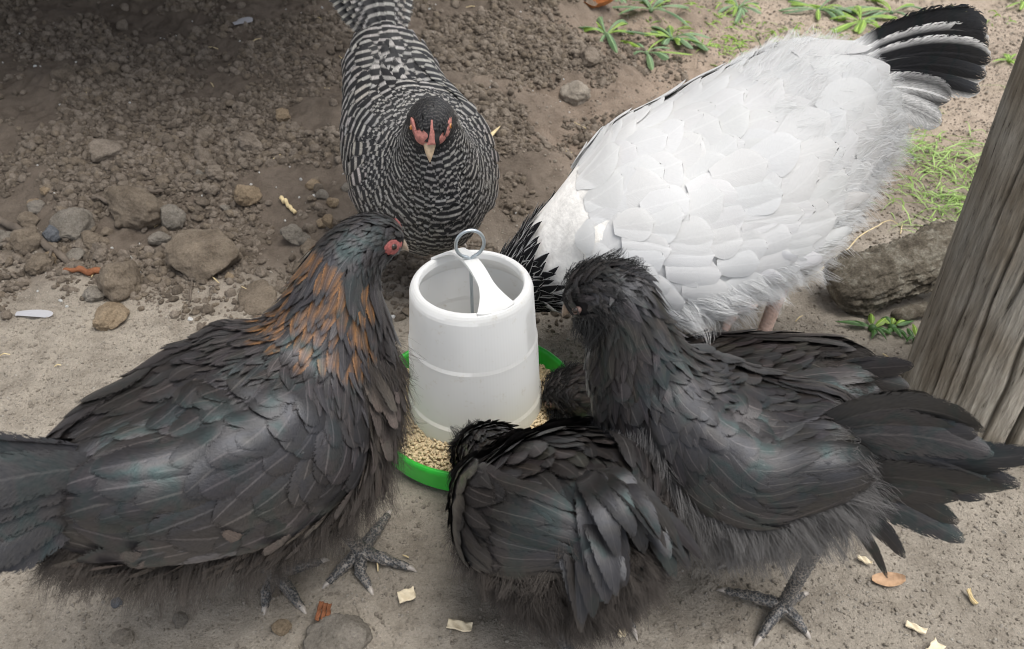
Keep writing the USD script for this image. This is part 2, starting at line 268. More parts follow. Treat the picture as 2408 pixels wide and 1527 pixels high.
# arched carrying bar across the mouth, wide where it meets the rim
az = math.radians(-62); bx = np.array([math.cos(az), math.sin(az), 0]); by = np.array([-bx[1], bx[0], 0])
pts = []
ts = np.linspace(-1, 1, 33); hulls = []
def hb(t):
    r = .0620 * t; z = .2050 + .029 * (1 - abs(t) ** 2.2); wd = .0080 + .017 * max(0, abs(t) - .5) ** 2.0 / .25; return bx * r + np.array([0, 0, z]), wd, .0035
def blade(t):
    c, wd, th = hb(t); return [c + by * s * wd + np.array([0, 0, e * th - .25 * th * s * s]) for s in (-1, -.5, .5, 1) for e in (-.5, .5)]
bar = m3.Manifold()
for a, b in zip(ts[:-1], ts[1:]): bar = bar + m3.Manifold.hull_points(np.array(blade(a) + blade(b)))
bar = bar ^ m3.Manifold.cylinder(.1, .0628, .0628, 96).translate((0, 0, .17))
puttm(fd + '/hopper', man, 'milky_plastic', smooth=False)
hp = stage.GetPrimAtPath(fd + '/hopper'); g_ = man.to_mesh(); Vt_, Ft_ = np.array(g_.vert_properties)[:, :3], np.array(g_.tri_verts)
def smooth_normals(path, V, F, deg=35):
    fn = np.cross(V[F[:, 1]] - V[F[:, 0]], V[F[:, 2]] - V[F[:, 0]]); a = np.linalg.norm(fn, axis=1); u = fn / np.maximum(a, 1e-15)[:, None]
    from collections import defaultdict
    inc = defaultdict(list); key = np.round(V * 2e5).astype(np.int64)
    ids = {}; vid = np.array([ids.setdefault(tuple(k), len(ids)) for k in key])
    for i, t in enumerate(F):
        for k in range(3): inc[vid[t[k]]].append(i)
    inc = {k: np.array(v) for k, v in inc.items()}; c = math.cos(math.radians(deg)); N = np.zeros((len(F), 3, 3))
    for i, t in enumerate(F):
        for k in range(3):
            n = inc[vid[t[k]]]; ok = n[u[n] @ u[i] > c]; N[i, k] = fn[ok].sum(0) if len(ok) else u[i]
    m = UsdGeom.Mesh.Get(stage, path); m.CreateNormalsAttr(Vt.Vec3fArray.FromNumpy(nrm(N).reshape(-1, 3).astype(np.float32))); m.SetNormalsInterpolation('faceVarying')
smooth_normals(fd + '/hopper', Vt_, Ft_)
g2 = bar.to_mesh(); Vb, Fb = np.array(g2.vert_properties)[:, :3], np.array(g2.tri_verts)
puttm(fd + '/handle_bar', bar, 'milky_plastic', smooth=False); smooth_normals(fd + '/handle_bar', Vb, Fb)
tray = [(0, .003), (.119, .003), (.1235, .0045), (.1255, .008), (.1275, .030), (.1270, .0345), (.1245, .0360), (.1215, .0345), (.1205, .031), (.1195, .012), (.116, .007), (.02, .007), (0, .007)]
V, F = lathe(tray, 128); put(fd + '/tray', V, F, 'green_plastic')
cz = .2335 + .002
a = np.linspace(-.5 * math.pi + .22, 1.5 * math.pi - .22, 40); RD = nrm(np.array([.97, .25, 0]))
ring = np.array([RD * (.0152 * math.cos(t)) + np.array([0, 0, cz + .0185 + .0165 * math.sin(t)]) for t in a])
ring = np.vstack([np.array([[0, 0, cz - .004]]) + RD * .0012, ring[:][::1][::-1][::-1], np.array([[0, 0, cz - .004]]) - RD * .0012])
ring = np.vstack([ring[0] * 0 + np.array([0.0012, 0, cz - .003]), ring[1:-1][::-1], np.array([-.0012, 0, cz - .003])])
v, f = tube(ring, .0019, 10); put(fd + '/wire_ring', v, f, 'zinc_wire')
v, f = tube([(0, 0, .01), (0, 0, .12), (0, 0, cz - .004)], .0018, 8); put(fd + '/wire_rod', v, f, 'zinc_wire')
# feed
N = 3600; r = np.sqrt(rng.uniform(0, 1, N)) * .116; an = rng.uniform(0, 6.283, N)
hfd = lambda r: np.interp(r, [0, .06, .082, .10, .119], [.036, .036, .030, .021, .015])
fx, fy = r * np.cos(an), r * np.sin(an); fzz = hfd(r) + .004 * (meshkit.noise(np.stack([fx * 60, fy * 60, 0 * fx], -1)) - .5) + rng.uniform(-.0015, .001, N)
pel = []
for k in range(3):
    vv, ff = tube(np.array([[-.0024, 0, 0], [-.0008, .0001, .0001], [.0008, -.0001, 0], [.0024, 0, 0]]), [.0012, .00165, .0016, .0011], 6); vv = vv + rng.normal(0, .00018, vv.shape); pel.append((vv, ff))
def scatter(path, protos, mat, P, S, seed, label=None, cat=None, tilt=1.0, mats=None):
    r = np.random.default_rng(seed); p = uniq(path); I = UsdGeom.PointInstancer.Define(stage, p); ORIG[p] = np.zeros(3)
    for k, (v, f) in enumerate(protos):
        q = put(f'{p}/piece', v, f, (mats[k] if mats else mat), smooth=True); I.CreatePrototypesRel().AddTarget(q.GetPath())
    n = len(P); I.CreateProtoIndicesAttr(Vt.IntArray.FromNumpy(r.integers(0, len(protos), n).astype(np.int32)))
    I.CreatePositionsAttr(Vt.Vec3fArray.FromNumpy(np.asarray(P, np.float32)))
    I.CreateScalesAttr(Vt.Vec3fArray.FromNumpy((np.asarray(S)[:, None] * r.uniform(.75, 1.25, (n, 3))).astype(np.float32)))
    ax = r.normal(size=(n, 3)); ax[:, 2] += (1 - tilt) * 6 * np.sign(ax[:, 2]); ax = nrm(ax); h = r.uniform(0, math.pi, n)
    Q = np.hstack([np.cos(h)[:, None], ax * np.sin(h)[:, None]])
    I.CreateOrientationsAttr(Vt.QuathArray([Gf.Quath(float(a), float(b), float(c), float(d)) for a, b, c, d in Q]))
    tag(I, label, cat, kind='stuff')
scatter('/World/feed_pellets', pel, 'feed', np.stack([fx, fy, fzz], -1), np.full(N, 1.0) * rng.uniform(.8, 1.15, N), 3, 'pale tan feed pellets heaped in the green tray around the white tube', 'feed')
v, f = lathe([(.119, .012), (.10, .018), (.082, .027), (.06, .033), (0, .033)], 64); 
put('/World/feed_bed', v, f[:, ::-1], 'feed', kind='stuff'); tag(stage.GetPrimAtPath('/World/feed_bed'), 'packed lower layer of tan feed in the green tray', 'feed')
# ---------------------------------------------------------------- plumage
def plumage(name, rough=.45, spec=.5, tint=None, bars=False, fray=.75, sheen=.0, shaft=1.35, transl=0.0, barb=.25, bump=.35, met=0.0):
    nd = {'a': ('attribute', {'attribute': 'tone'}), 'g': ('texture_coordinate', {}), 'x': ('separate_xyz', {}),
          'u1': ('math', {'math_type': 'subtract', 'value2': .5}), 'ua': ('math', {'math_type': 'absolute'}), 'r': ('math', {'math_type': 'multiply', 'value2': 2.0}),
          'q1': ('math', {'math_type': 'multiply', 'value2': -.55}), 'q': ('math', {'math_type': 'add'}), 'sg': ('math', {'math_type': 'multiply', 'value2': .35}), 'cv': ('combine_xyz', {}),
          'isl': ('geometry', {}), 'rd': ('math', {'math_type': 'multiply', 'value2': 7.0}),
          'n': ('noise_texture', {'scale': 34.0, 'detail': 3.0, 'roughness': .7}), 'nr': ('map_range', {'from_min': .3, 'from_max': .7, 'to_min': 1 - barb, 'to_max': 1 + barb}),
          'sh': ('math', {'math_type': 'less_than', 'value2': .055}), 'shv': ('mix_float', {'a': 1.0, 'b': shaft}), 'mm': ('math', {'math_type': 'multiply'}), 'sc': ('mix_color', {'blend_type': 'multiply', 'fac': 1.0, 'use_clamp': False}), 'cc': ('combine_color', {}),
          'bp': ('bump', {'strength': bump, 'distance': .0012}),
          'p': ('principled_bsdf', {'roughness': rough, 'specular_ior_level': spec, 'sheen_weight': sheen, 'sheen_roughness': .4, 'metallic': met}),
          # frayed rim
          'v2': ('map_range', {'from_min': .80, 'from_max': 1.0, 'clamp': True}), 'e': ('math', {'math_type': 'maximum'}), 'e2': ('map_range', {'from_min': .5, 'from_max': 1.0, 'to_min': -0.01, 'to_max': fray, 'clamp': True}), 'th': ('math', {'math_type': 'greater_than'}), 'nn': ('map_range', {'from_min': .25, 'from_max': .75, 'clamp': True})}
    lk = [('g.UV', 'x.vector'), ('x.x', 'u1.value1'), ('u1.value', 'ua.value1'), ('ua.value', 'r.value1'), ('ua.value', 'q1.value1'), ('x.y', 'q.value1'), ('q1.value', 'q.value2'), ('x.x', 'sg.value1'),
          ('q.value', 'cv.x'), ('sg.value', 'cv.y'), ('isl.random_per_island', 'rd.value1'), ('rd.value', 'cv.z'), ('cv.vector', 'n.vector'), ('n.fac', 'nr.value'), ('r.value', 'sh.value1'), ('sh.value', 'shv.fac'),
          ('nr.result', 'mm.value1'), ('shv.result', 'mm.value2'), ('mm.value', 'cc.r'), ('mm.value', 'cc.g'), ('mm.value', 'cc.b'), ('cc.color', 'sc.b'), ('sc.result', 'p.base_color'), ('n.fac', 'bp.height'), ('bp.normal', 'p.normal'),
          ('x.y', 'v2.value'), ('r.value', 'e.value1'), ('v2.result', 'e.value2'), ('e.value', 'e2.value'), ('n.fac', 'nn.value'), ('nn.result', 'th.value1'), ('e2.result', 'th.value2'), ('th.value', 'p.alpha')]
    if bars:
        nd.update({'b': ('attribute', {'attribute': 'bar'}), 'w': ('math', {'math_type': 'sine'}), 'wr': ('map_range', {'from_min': -.05, 'from_max': .85, 'clamp': True}), 'mx': ('mix_color', {'a': (.008, .008, .009)})})
        lk += [('b.fac', 'w.value1'), ('w.value', 'wr.value'), ('wr.result', 'mx.fac'), ('a.color', 'mx.b'), ('mx.result', 'sc.a')]
    else: lk += [('a.color', 'sc.a')]
    if tint:
        nd.update({'ti': ('noise_texture', {'scale': 26.0, 'detail': 2.0}), 'gp': ('geometry', {}), 'tr': ('rgb_ramp', {'ramp': tint})})
        lk += [('gp.position', 'ti.vector'), ('ti.fac', 'tr.fac'), ('tr.color', 'p.specular_tint')]
    out = 'p.BSDF'
    if transl:
        nd.update({'t': ('translucent_bsdf', {}), 'tp': ('transparent_bsdf', {}), 'm1': ('mix_closure', {'fac': transl}), 'm2': ('mix_closure', {})})
        lk = [l for l in lk if l != ('th.value', 'p.alpha')] + [('sc.result', 't.color'), ('p.BSDF', 'm1.closure1'), ('t.BSDF', 'm1.closure2'), ('th.value', 'm2.fac'), ('tp.BSDF', 'm2.closure1'), ('m1.closure', 'm2.closure2')]; out = 'm2.closure'
    M(name, nd, lk, out)
IRI = [(.30, (1, 1, 1)), (.42, (.86, .90, 1.0)), (.50, (.95, .96, 1)), (.57, (.62, .93, .95)), (.64, (.95, .94, 1.0)), (.8, (1, 1, 1))]
plumage('black_plumage', .38, .40, IRI, barb=.5, bump=.28, fray=.75, shaft=2.6)
plumage('black_quill', .40, .34, IRI, barb=.5, bump=.25, fray=.5, shaft=1.8)
plumage('brown_black_plumage', .6, .3, IRI, fray=1.15, barb=.5, bump=.8)
plumage('barred_plumage', .6, .3, bars=True, bump=.3, fray=.8)
plumage('white_plumage', .9, .06, transl=.28, shaft=1.04, barb=.03, bump=.25, fray=.16)
def skin(name, col): simple(name, col, .9, 60, .2, .3, 250, .1)
skin('dark_skin', (.014, .013, .013)); skin('white_skin', (.72, .70, .66)); skin('barred_skin', (.03, .03, .03)); skin('grey_skin', (.03, .028, .026))
def hairmat(name, c0, c1, rough=.6):
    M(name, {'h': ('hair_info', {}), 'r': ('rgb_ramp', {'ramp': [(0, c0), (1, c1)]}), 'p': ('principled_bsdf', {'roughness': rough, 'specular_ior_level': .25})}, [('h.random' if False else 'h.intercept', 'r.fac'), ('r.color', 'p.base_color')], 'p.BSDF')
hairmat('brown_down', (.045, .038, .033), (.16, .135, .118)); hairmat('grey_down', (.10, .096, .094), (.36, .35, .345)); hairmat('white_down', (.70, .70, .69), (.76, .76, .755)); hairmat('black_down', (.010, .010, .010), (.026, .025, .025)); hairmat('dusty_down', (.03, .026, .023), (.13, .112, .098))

class Body:
    """A hen's trunk, neck and head as one lofted skin. Rows: along, across, height, half width, half height."""
    def __init__(self, G, az, st):
        a = np.radians(az); self.fwd = np.array([np.cos(a), np.sin(a), 0]); self.lat = np.array([-np.sin(a), np.cos(a), 0]); self.G = np.array([G[0], G[1], 0.])
        st = np.array(st, float); X = self.G + st[:, :1] * self.fwd + st[:, 1:2] * self.lat + st[:, 2:3] * np.array([0, 0, 1.])
        c = np.r_[0, np.cumsum(np.linalg.norm(np.diff(X, axis=0), axis=1) ** .8)]; self.c = c / c[-1]
        self.P = CubicSpline(self.c, X); self.w = PchipInterpolator(self.c, st[:, 3]); self.h = PchipInterpolator(self.c, st[:, 4])
        g = np.linspace(0, 1, 300); q = self.P(g); al = np.r_[0, np.cumsum(np.linalg.norm(np.diff(q, axis=0), axis=1))]; t = nrm(self.P.derivative()(g))
        K = np.exp(-.5 * ((al[None] - al[:, None]) / (.85 * self.h(g) + .006)[:, None]) ** 2); self.T = CubicSpline(g, nrm(K @ t)); self.len = al[-1]; self.arc = PchipInterpolator(g, al)
        self.bumps = []
    def pt(self, d, l, z): return self.G + d * self.fwd + l * self.lat + np.array([0, 0, z])
    def frame(self, s):
        T = nrm(self.T(s)); S = nrm(self.lat - (T @ self.lat)[..., None] * T); return T, S, np.cross(T, S)
    def base(self, s, f):
        s = np.asarray(s, float); sc = np.clip(s, 0, 1); T, S, U = self.frame(sc)
        e = (s - sc) * self.len * .8; k = np.clip(1 + np.minimum(e, 0) / .045, .08, 1)
        return self.P(sc) + T * e[..., None] + S * (self.w(sc) * k * np.cos(f))[..., None] + U * (self.h(sc) * k * np.sin(f))[..., None]
    def normal(self, s, f, e=.004):
        s = np.clip(s, .006, .994); a = self.base(s + e, f) - self.base(s - e, f); b = self.base(s, f + .02) - self.base(s, f - .02); return nrm(np.cross(b, a))
    def surf(self, s, f, off=0.):
        p = self.base(s, f); n = self.normal(s, f); o = off
        for b in self.bumps: o = o + b(np.clip(s, 0, 1), f)
        return p + n * np.asarray(o)[..., None] if np.ndim(o) else p + n * o
SHAPES = {'covert': lambda t: np.where(t < .62, .42 + .58 * np.sin(np.clip(t / .62, 0, 1) * np.pi / 2), np.sqrt(np.clip(1 - ((t - .62) / .38) ** 2, .02, 1))),
          'hackle': lambda t: np.where(t < .38, .45 + .55 * np.sin(np.clip(t / .38, 0, 1) * np.pi / 2), np.clip((1 - t) / .62, .03, 1) ** .7),
          'long': lambda t: np.where(t < .8, .55 + .45 * np.sin(np.clip(t / .7, 0, 1) * np.pi / 2), np.sqrt(np.clip(1 - ((t - .8) / .2) ** 2, .02, 1))),
          'sickle': lambda t: (.45 + .55 * np.sin(np.clip(t / .4, 0, 1) * np.pi / 2)) * np.clip(1 - np.clip((t - .4) / .6, 0, 1) ** 2.4, .03, 1) ** .55,
          'spat': lambda t: (.22 + .78 * np.sin(np.clip(t / .72, 0, 1) ** 1.6 * np.pi / 2)) * np.sqrt(np.clip(1 - (np.clip(t - .72, 0, 1) / .28) ** 2.2, .01, 1))}
def grid_faces(nt, nu):
    i, j = np.meshgrid(np.arange(nt - 1), np.arange(nu - 1), indexing='ij'); return np.stack([i * nu + j, i * nu + j + 1, (i + 1) * nu + j + 1, (i + 1) * nu + j], -1).reshape(-1, 4)
def grid_normals(X, flip=False):
    a = np.gradient(X, axis=1); b = np.gradient(X, axis=2); n = np.cross(b, a); n[:, -1] = n[:, -2]; return nrm(n)
NT, NU = 11, 7
TT, UU = np.meshgrid(np.sin(np.linspace(0, 1, NT) * np.pi / 2), np.linspace(-1, 1, NU), indexing='ij')
def feathers(B, s, f, L, W, th=0., lift0=.0, lift1=.004, camber=.12, curl=.0, shape='covert', r=rng, seedjit=.05):
    """Feathers that follow the skin from their root (s, f) backwards. All per-feather arrays. Returns X (n, NT, NU, 3)."""
    n = len(s); s, f, L, W, th, lift0, lift1, curl = [np.broadcast_to(np.asarray(q, float), (n,))[:, None, None] for q in (s, f, L, W, th, lift0, lift1, curl)]
    e = .004; sc = np.clip(s, .01, .99)
    gs = np.linalg.norm(B.base(sc + e, f) - B.base(sc - e, f), axis=-1) / (2 * e); gf = np.maximum(np.linalg.norm(B.base(s, f + .02) - B.base(s, f - .02), axis=-1) / .04, .012)
    wv = SHAPES[shape](TT)[None]; t = TT[None]; ph = r.uniform(0, 6.28, (n, 1, 1))
    wv = wv * (1 + seedjit * np.sin(t * 9 + ph) * np.sign(UU)[None])
    a = t * L * (1 - .04 * UU[None] ** 2 * (t > .1)); u = UU[None] * wv * W / 2
    bend = .25 * r.normal(size=(n, 1, 1)) * t * t * W
    ds = -(a * np.cos(th) - u * np.sin(th)) / gs; df = (a * np.sin(th) + (u + bend) * np.cos(th)) / gf
    off = lift0 + (lift1 - lift0) * t ** 1.2 - camber * np.abs(u) * np.abs(UU[None]) + curl * np.clip(t - .55, 0, 1) ** 2 * 4
    return B.surf(s + ds, f + df, off)
UVB = np.stack([(UU + 1) / 2, TT], -1)
class Plume:
    """Collects feathers of one hen; the largest in view become parts, the rest one mesh."""
    def __init__(self): self.X, self.C, self.Bq, self.K = [], [], [], []
    def add(self, X, C, bar=None, kind='feather'):
        n = len(X); C = np.broadcast_to(np.asarray(C, float).reshape((-1, 1, 1, 3) if np.ndim(C) == 2 else ((1, 1, 1, 3) if np.ndim(C) == 1 else np.shape(C))), (n, NT, NU, 3))
        self.X.append(X); self.C.append(C); self.Bq.append(np.zeros((n, NT, NU)) if bar is None else bar); self.K += [kind] * n
    def emit(self, root, mat, parts=300, wing=None, inner='plumage'):
        X, C, Bq, K = np.concatenate(self.X), np.concatenate(self.C), np.concatenate(self.Bq), np.array(self.K)
        N = grid_normals(X); F = grid_faces(NT, NU); c = X[:, NT - 2, NU // 2]; v = nrm(EYE - c)
        A = np.linalg.norm(X[:, -1, NU // 2] - X[:, 0, NU // 2], axis=-1) * np.linalg.norm(X[:, 5, 0] - X[:, 5, -1], axis=-1) * np.maximum((N[:, NT - 4, NU // 2] * v).sum(-1), 0) / np.linalg.norm(EYE - c, axis=-1) ** 2
        A[K == 'small'] *= .0; order = np.argsort(-A); pick = order[:parts][A[order[:parts]] > 0]; sel = np.zeros(len(X), bool); sel[pick] = True
        nb = len(set(K)) and any(np.abs(Bq).sum(axis=(1, 2)) > 0)
        for q in pick:
            par = wing[K[q]] if wing and K[q] in wing else root
            put(par + '/' + ('wing_feather' if wing and K[q] in wing else 'feather'), X[q], F, mat, uv=UVB, col=C[q], N=N[q], bar=Bq[q] if nb else None)
        rest = np.where(~sel)[0]; k = NT * NU
        FF = (F[None] + (np.arange(len(rest)) * k)[:, None, None]).reshape(-1, 4)
        if len(rest): put(root + '/' + inner, X[rest], FF, mat, uv=np.tile(UVB.reshape(1, -1, 2), (len(rest), 1, 1)), col=C[rest], N=N[rest], bar=Bq[rest] if nb else None, kind='stuff')
def rows(B, s0, s1, step, gap, fsel=None, r=rng, jit=.3, wid=None):
    """Staggered root positions on the skin between s0 and s1: rows 'step' metres apart, 'gap' metres within a row (both may be functions of s)."""
    S, Fv = [], []; s = s0; k = 0
    while s < s1:
        st = step(s) if callable(step) else step; g = gap(s) if callable(gap) else gap
        w, h = float(B.w(s)), float(B.h(s)); per = 2 * math.pi * math.sqrt((w * w + h * h) / 2); n = max(6, int(per / g))
        f = (np.arange(n) + .5 * (k % 2)) / n * 2 * math.pi + r.normal(0, jit * .5 / n * 2 * math.pi, n); sv = s + r.normal(0, jit * st / B.len * .5, n)
        S.append(sv); Fv.append(f % (2 * math.pi)); s += st / B.len; k += 1
    S, Fv = np.concatenate(S), np.concatenate(Fv)
    if fsel is not None: m = fsel(S, Fv); S, Fv = S[m], Fv[m]
    return S, Fv
def ang(f, c): return np.angle(np.exp(1j * (f - c)))
def strip(root, d, n, L, W, bend=(0, 0, 0), camber=.15, shape='long', nt=14, nu=5, twist=0., across=None):
    """A long quill: starts at root along d, faces n, bends by 'bend' (metres per length squared)."""
    t, u = np.meshgrid(np.sin(np.linspace(0, 1, nt) * np.pi / 2), np.linspace(-1, 1, nu), indexing='ij'); d = nrm(np.asarray(d, float)); n = np.asarray(n, float)
    c = np.asarray(root) + d * (t * L)[..., None] + np.asarray(bend, float) * ((t ** 2) * L)[..., None]; tan = nrm(d + 2 * np.asarray(bend, float) * t[..., None])
    lat = nrm(np.cross(np.broadcast_to(n, tan.shape), tan)) if across is None else nrm(across - (tan @ across)[..., None] * tan); nn = np.cross(tan, lat); w = SHAPES[shape](t) * W / 2
    a = twist * t; lat2 = lat * np.cos(a)[..., None] + nn * np.sin(a)[..., None]
    return c + lat2 * (u * w)[..., None] - nn * (camber * np.abs(u) ** 1.5 * w)[..., None], np.stack([(u + 1) / 2, t], -1)
def quill(path, X, uv, mat, col, bar=None):
    nt, nu = X.shape[:2]; N = grid_normals(X[None])[0]; put(path, X, grid_faces(nt, nu), mat, uv=uv, col=np.broadcast_to(col, X.shape), N=N, bar=bar)
def hairs(path, P0, D, L, w, mat, grav=.4, seed=1, nk=5, clump=0.):
    """Downy strands: BasisCurves from roots P0 along D, drooping."""
    r = np.random.default_rng(seed); n = len(P0); t = np.linspace(0, 1, nk)[None, :, None]; L = np.broadcast_to(L, (n,))[:, None, None]
    D = nrm(D + r.normal(0, .22, D.shape)); bend = np.array([0, 0, -grav]) + r.normal(0, .22, (n, 1, 3)); X = P0[:, None] + (D[:, None] * t + bend * t * t) * L
    from scipy.spatial import cKDTree
    ci = r.choice(n, max(1, n // 22), replace=False); near = ci[cKDTree(P0[ci]).query(P0 + r.normal(0, .003, P0.shape))[1]]; X = X + (X[near] - X) * (np.clip(t, 0, 1) ** 1.3 * r.uniform(.45, .95, (n, 1, 1)))
    p = uniq(path); c = UsdGeom.BasisCurves.Define(stage, p); c.CreateTypeAttr('linear'); c.CreateCurveVertexCountsAttr(Vt.IntArray.FromNumpy(np.full(n, nk, np.int32)))
    c.CreatePointsAttr(Vt.Vec3fArray.FromNumpy((X.reshape(-1, 3) - org(p)).astype(np.float32)))
    wv = w * (1 - .75 * np.linspace(0, 1, nk))[None] * r.uniform(.7, 1.3, (n, 1)); c.CreateWidthsAttr(Vt.FloatArray.FromNumpy(wv.astype(np.float32).ravel())); c.SetWidthsInterpolation('vertex')
    bind(c, mat); tag(c, kind='stuff')
def down(B, path, n, L, w, mat, sel, lean=.9, out=.6, seed=1, grav=.4, smin=0., smax=1., off=.002):
    r = np.random.default_rng(seed); S, Fv = r.uniform(smin, smax, n * 3), r.uniform(0, 2 * math.pi, n * 3); m = sel(S, Fv); S, Fv = S[m][:n], Fv[m][:n]
    P0 = B.surf(S, Fv, off); N = B.normal(S, Fv); T = B.frame(np.clip(S, 0, 1))[0]
    hairs(path, P0, -T * lean + N * out, r.uniform(.6, 1.25, len(S)) * L, w, mat, grav, seed)
def chain(J, rad, seg=12):
    """Tapered limb through joints, one solid."""
    out = m3.Manifold()
    for a, b, ra, rb in zip(J[:-1], J[1:], rad[:-1], rad[1:]):
        out = out + m3.Manifold.hull(m3.Manifold.sphere(ra, seg).translate(tuple(map(float, a))) + m3.Manifold.sphere(rb, seg).translate(tuple(map(float, b))))
    return out
M('leg_scale', {'t': ('geometry', {}), 'v': ('voronoi_texture', {'scale': 460.0}), 'r': ('rgb_ramp', {'ramp': [(.0, (.022, .024, .028)), (.42, (.038, .040, .042)), (.7, (.15, .138, .125))]}), 'n': ('noise_texture', {'scale': 90.0, 'detail': 3.0}),
                'nr': ('rgb_ramp', {'ramp': [(.35, (.6, .6, .6)), (.65, (1.35, 1.3, 1.25))]}), 'm': ('mix_color', {'blend_type': 'multiply', 'fac': 1.0, 'use_clamp': False}), 'bp': ('bump', {'strength': .6, 'distance': .001, 'invert': True}), 'p': ('principled_bsdf', {'roughness': .42, 'specular_ior_level': .5})},
  [('t.position', 'v.vector'), ('v.distance', 'r.fac'), ('t.position', 'n.vector'), ('n.fac', 'nr.fac'), ('r.color', 'm.a'), ('nr.color', 'm.b'), ('m.result', 'p.base_color'), ('v.distance', 'bp.height'), ('bp.normal', 'p.normal')], 'p.BSDF')
simple('pink_leg', (.55, .40, .34), .5, 200, .25, .4, 400, .4); simple('claw_horn', (.30, .27, .24), .35, 150, .3, .1, 300, .5); simple('beak_horn', (.20, .15, .11), .38, 130, .45, .1, 300, .5); simple('beak_pale', (.36, .27, .18), .4, 110, .4, .1, 300, .5)
simple('red_skin', (.19, .052, .047), .55, 300, .55, .7, 700, .4); simple('pink_skin', (.31, .125, .105), .6, 260, .4, .7, 700, .35); simple('grey_pink_skin', (.20, .13, .11), .6, 200, .4, .5, 600, .35)
MATS['eye'] = usdkit.material(stage, '/World/Looks/eye', {'p': ('principled_bsdf', {'base_color': (.012, .008, .006), 'roughness': .18, 'specular_ior_level': .45})}, [], surface='p.BSDF')
simple('amber_eye', (.30, .12, .03), .25, 300, .3, 0, 300, .5)
def leg(root, hip, ankle, toes, r0=.0085, mat='leg_scale', name='leg'):
    """hip -> hock -> ankle, then toes: lists of joints. One solid, plus claws."""
    k = chain([hip, ankle], [r0 * 1.05, r0 * .92], 16)
    claws = []
    for T in toes:
        n = len(T); k = k + chain([ankle] + list(T), [r0 * .95] + list(np.linspace(r0 * .78, r0 * .5, n)), 14); d = nrm(np.array(T[-1]) - np.array(T[-2] if n > 1 else ankle)); claws.append((np.array(T[-1]) + d * r0 * .3, d))
    k = k.refine_to_length(.0022); g = k.to_mesh(); tm = trimesh.Trimesh(np.array(g.vert_properties)[:, :3], np.array(g.tri_verts)); trimesh.smoothing.filter_taubin(tm, iterations=12)
    V = np.asarray(tm.vertices); Nn = tm.vertex_normals; V = V + Nn * (.0005 * np.sin(V @ np.array([700., 620, 900])))[:, None]
    p = put(root + '/' + name, V, tm.faces, mat).GetPath().pathString
    for c, d in claws:
        v, f = tube(np.array([c - d * .002, c + d * .003 + np.array([0, 0, .0008]), c + d * .0065 + np.array([0, 0, -.0003]), c + d * .0095 + np.array([0, 0, -.0028])]), [r0 * .40, r0 * .36, r0 * .22, .0004], 7); put(p + '/claw', v, f, 'claw_horn')
def ellipsoid(c, ax, sub=2):
    m = trimesh.creation.icosphere(sub); return np.asarray(m.vertices) @ np.array(ax) + c, np.asarray(m.faces)
def body_mesh(B, root, mat, name='body', ns=70, nf=36, inset=.002):
    s, f = np.meshgrid(np.linspace(0, 1, ns), np.arange(nf) / nf * 2 * math.pi, indexing='ij'); X = B.surf(s, f, -inset).reshape(-1, 3); i, j = np.meshgrid(np.arange(ns - 1), np.arange(nf), indexing='ij'); j2 = (j + 1) % nf
    Fq = np.stack([i * nf + j, i * nf + j2, (i + 1) * nf + j2, (i + 1) * nf + j], -1).reshape(-1, 4)[:, ::-1]; T3 = np.vstack([Fq[:, [0, 1, 2]], Fq[:, [0, 2, 3]]]); n = len(X)
    X = np.vstack([X, B.P(0)[None], B.P(1)[None]]); caps = [(n, jj, (jj + 1) % nf) for jj in range(nf)] + [(n + 1, (ns - 1) * nf + (jj + 1) % nf, (ns - 1) * nf + jj) for jj in range(nf)]
    put(root + '/' + name, X, np.vstack([T3, caps]), mat)
def wing_bump(side, s_sh, s_tip, f_top, f_lo0, f_lo1, thick):
    c = 0 if side > 0 else math.pi
    def b(s, f):
        q = ang(f, c) * side                                         # angle above the side line
        k = np.clip((s_sh - s) / (s_sh - s_tip), 0, 1); lo = f_lo0 + (f_lo1 - f_lo0) * k
        return thick * sstep(s_sh + .05, s_sh - .08, s) * sstep(s_tip - .08, s_tip + .10, s) * sstep(lo - .13, lo + .10, q) * sstep(f_top + .35, f_top - .3, q)
    return b
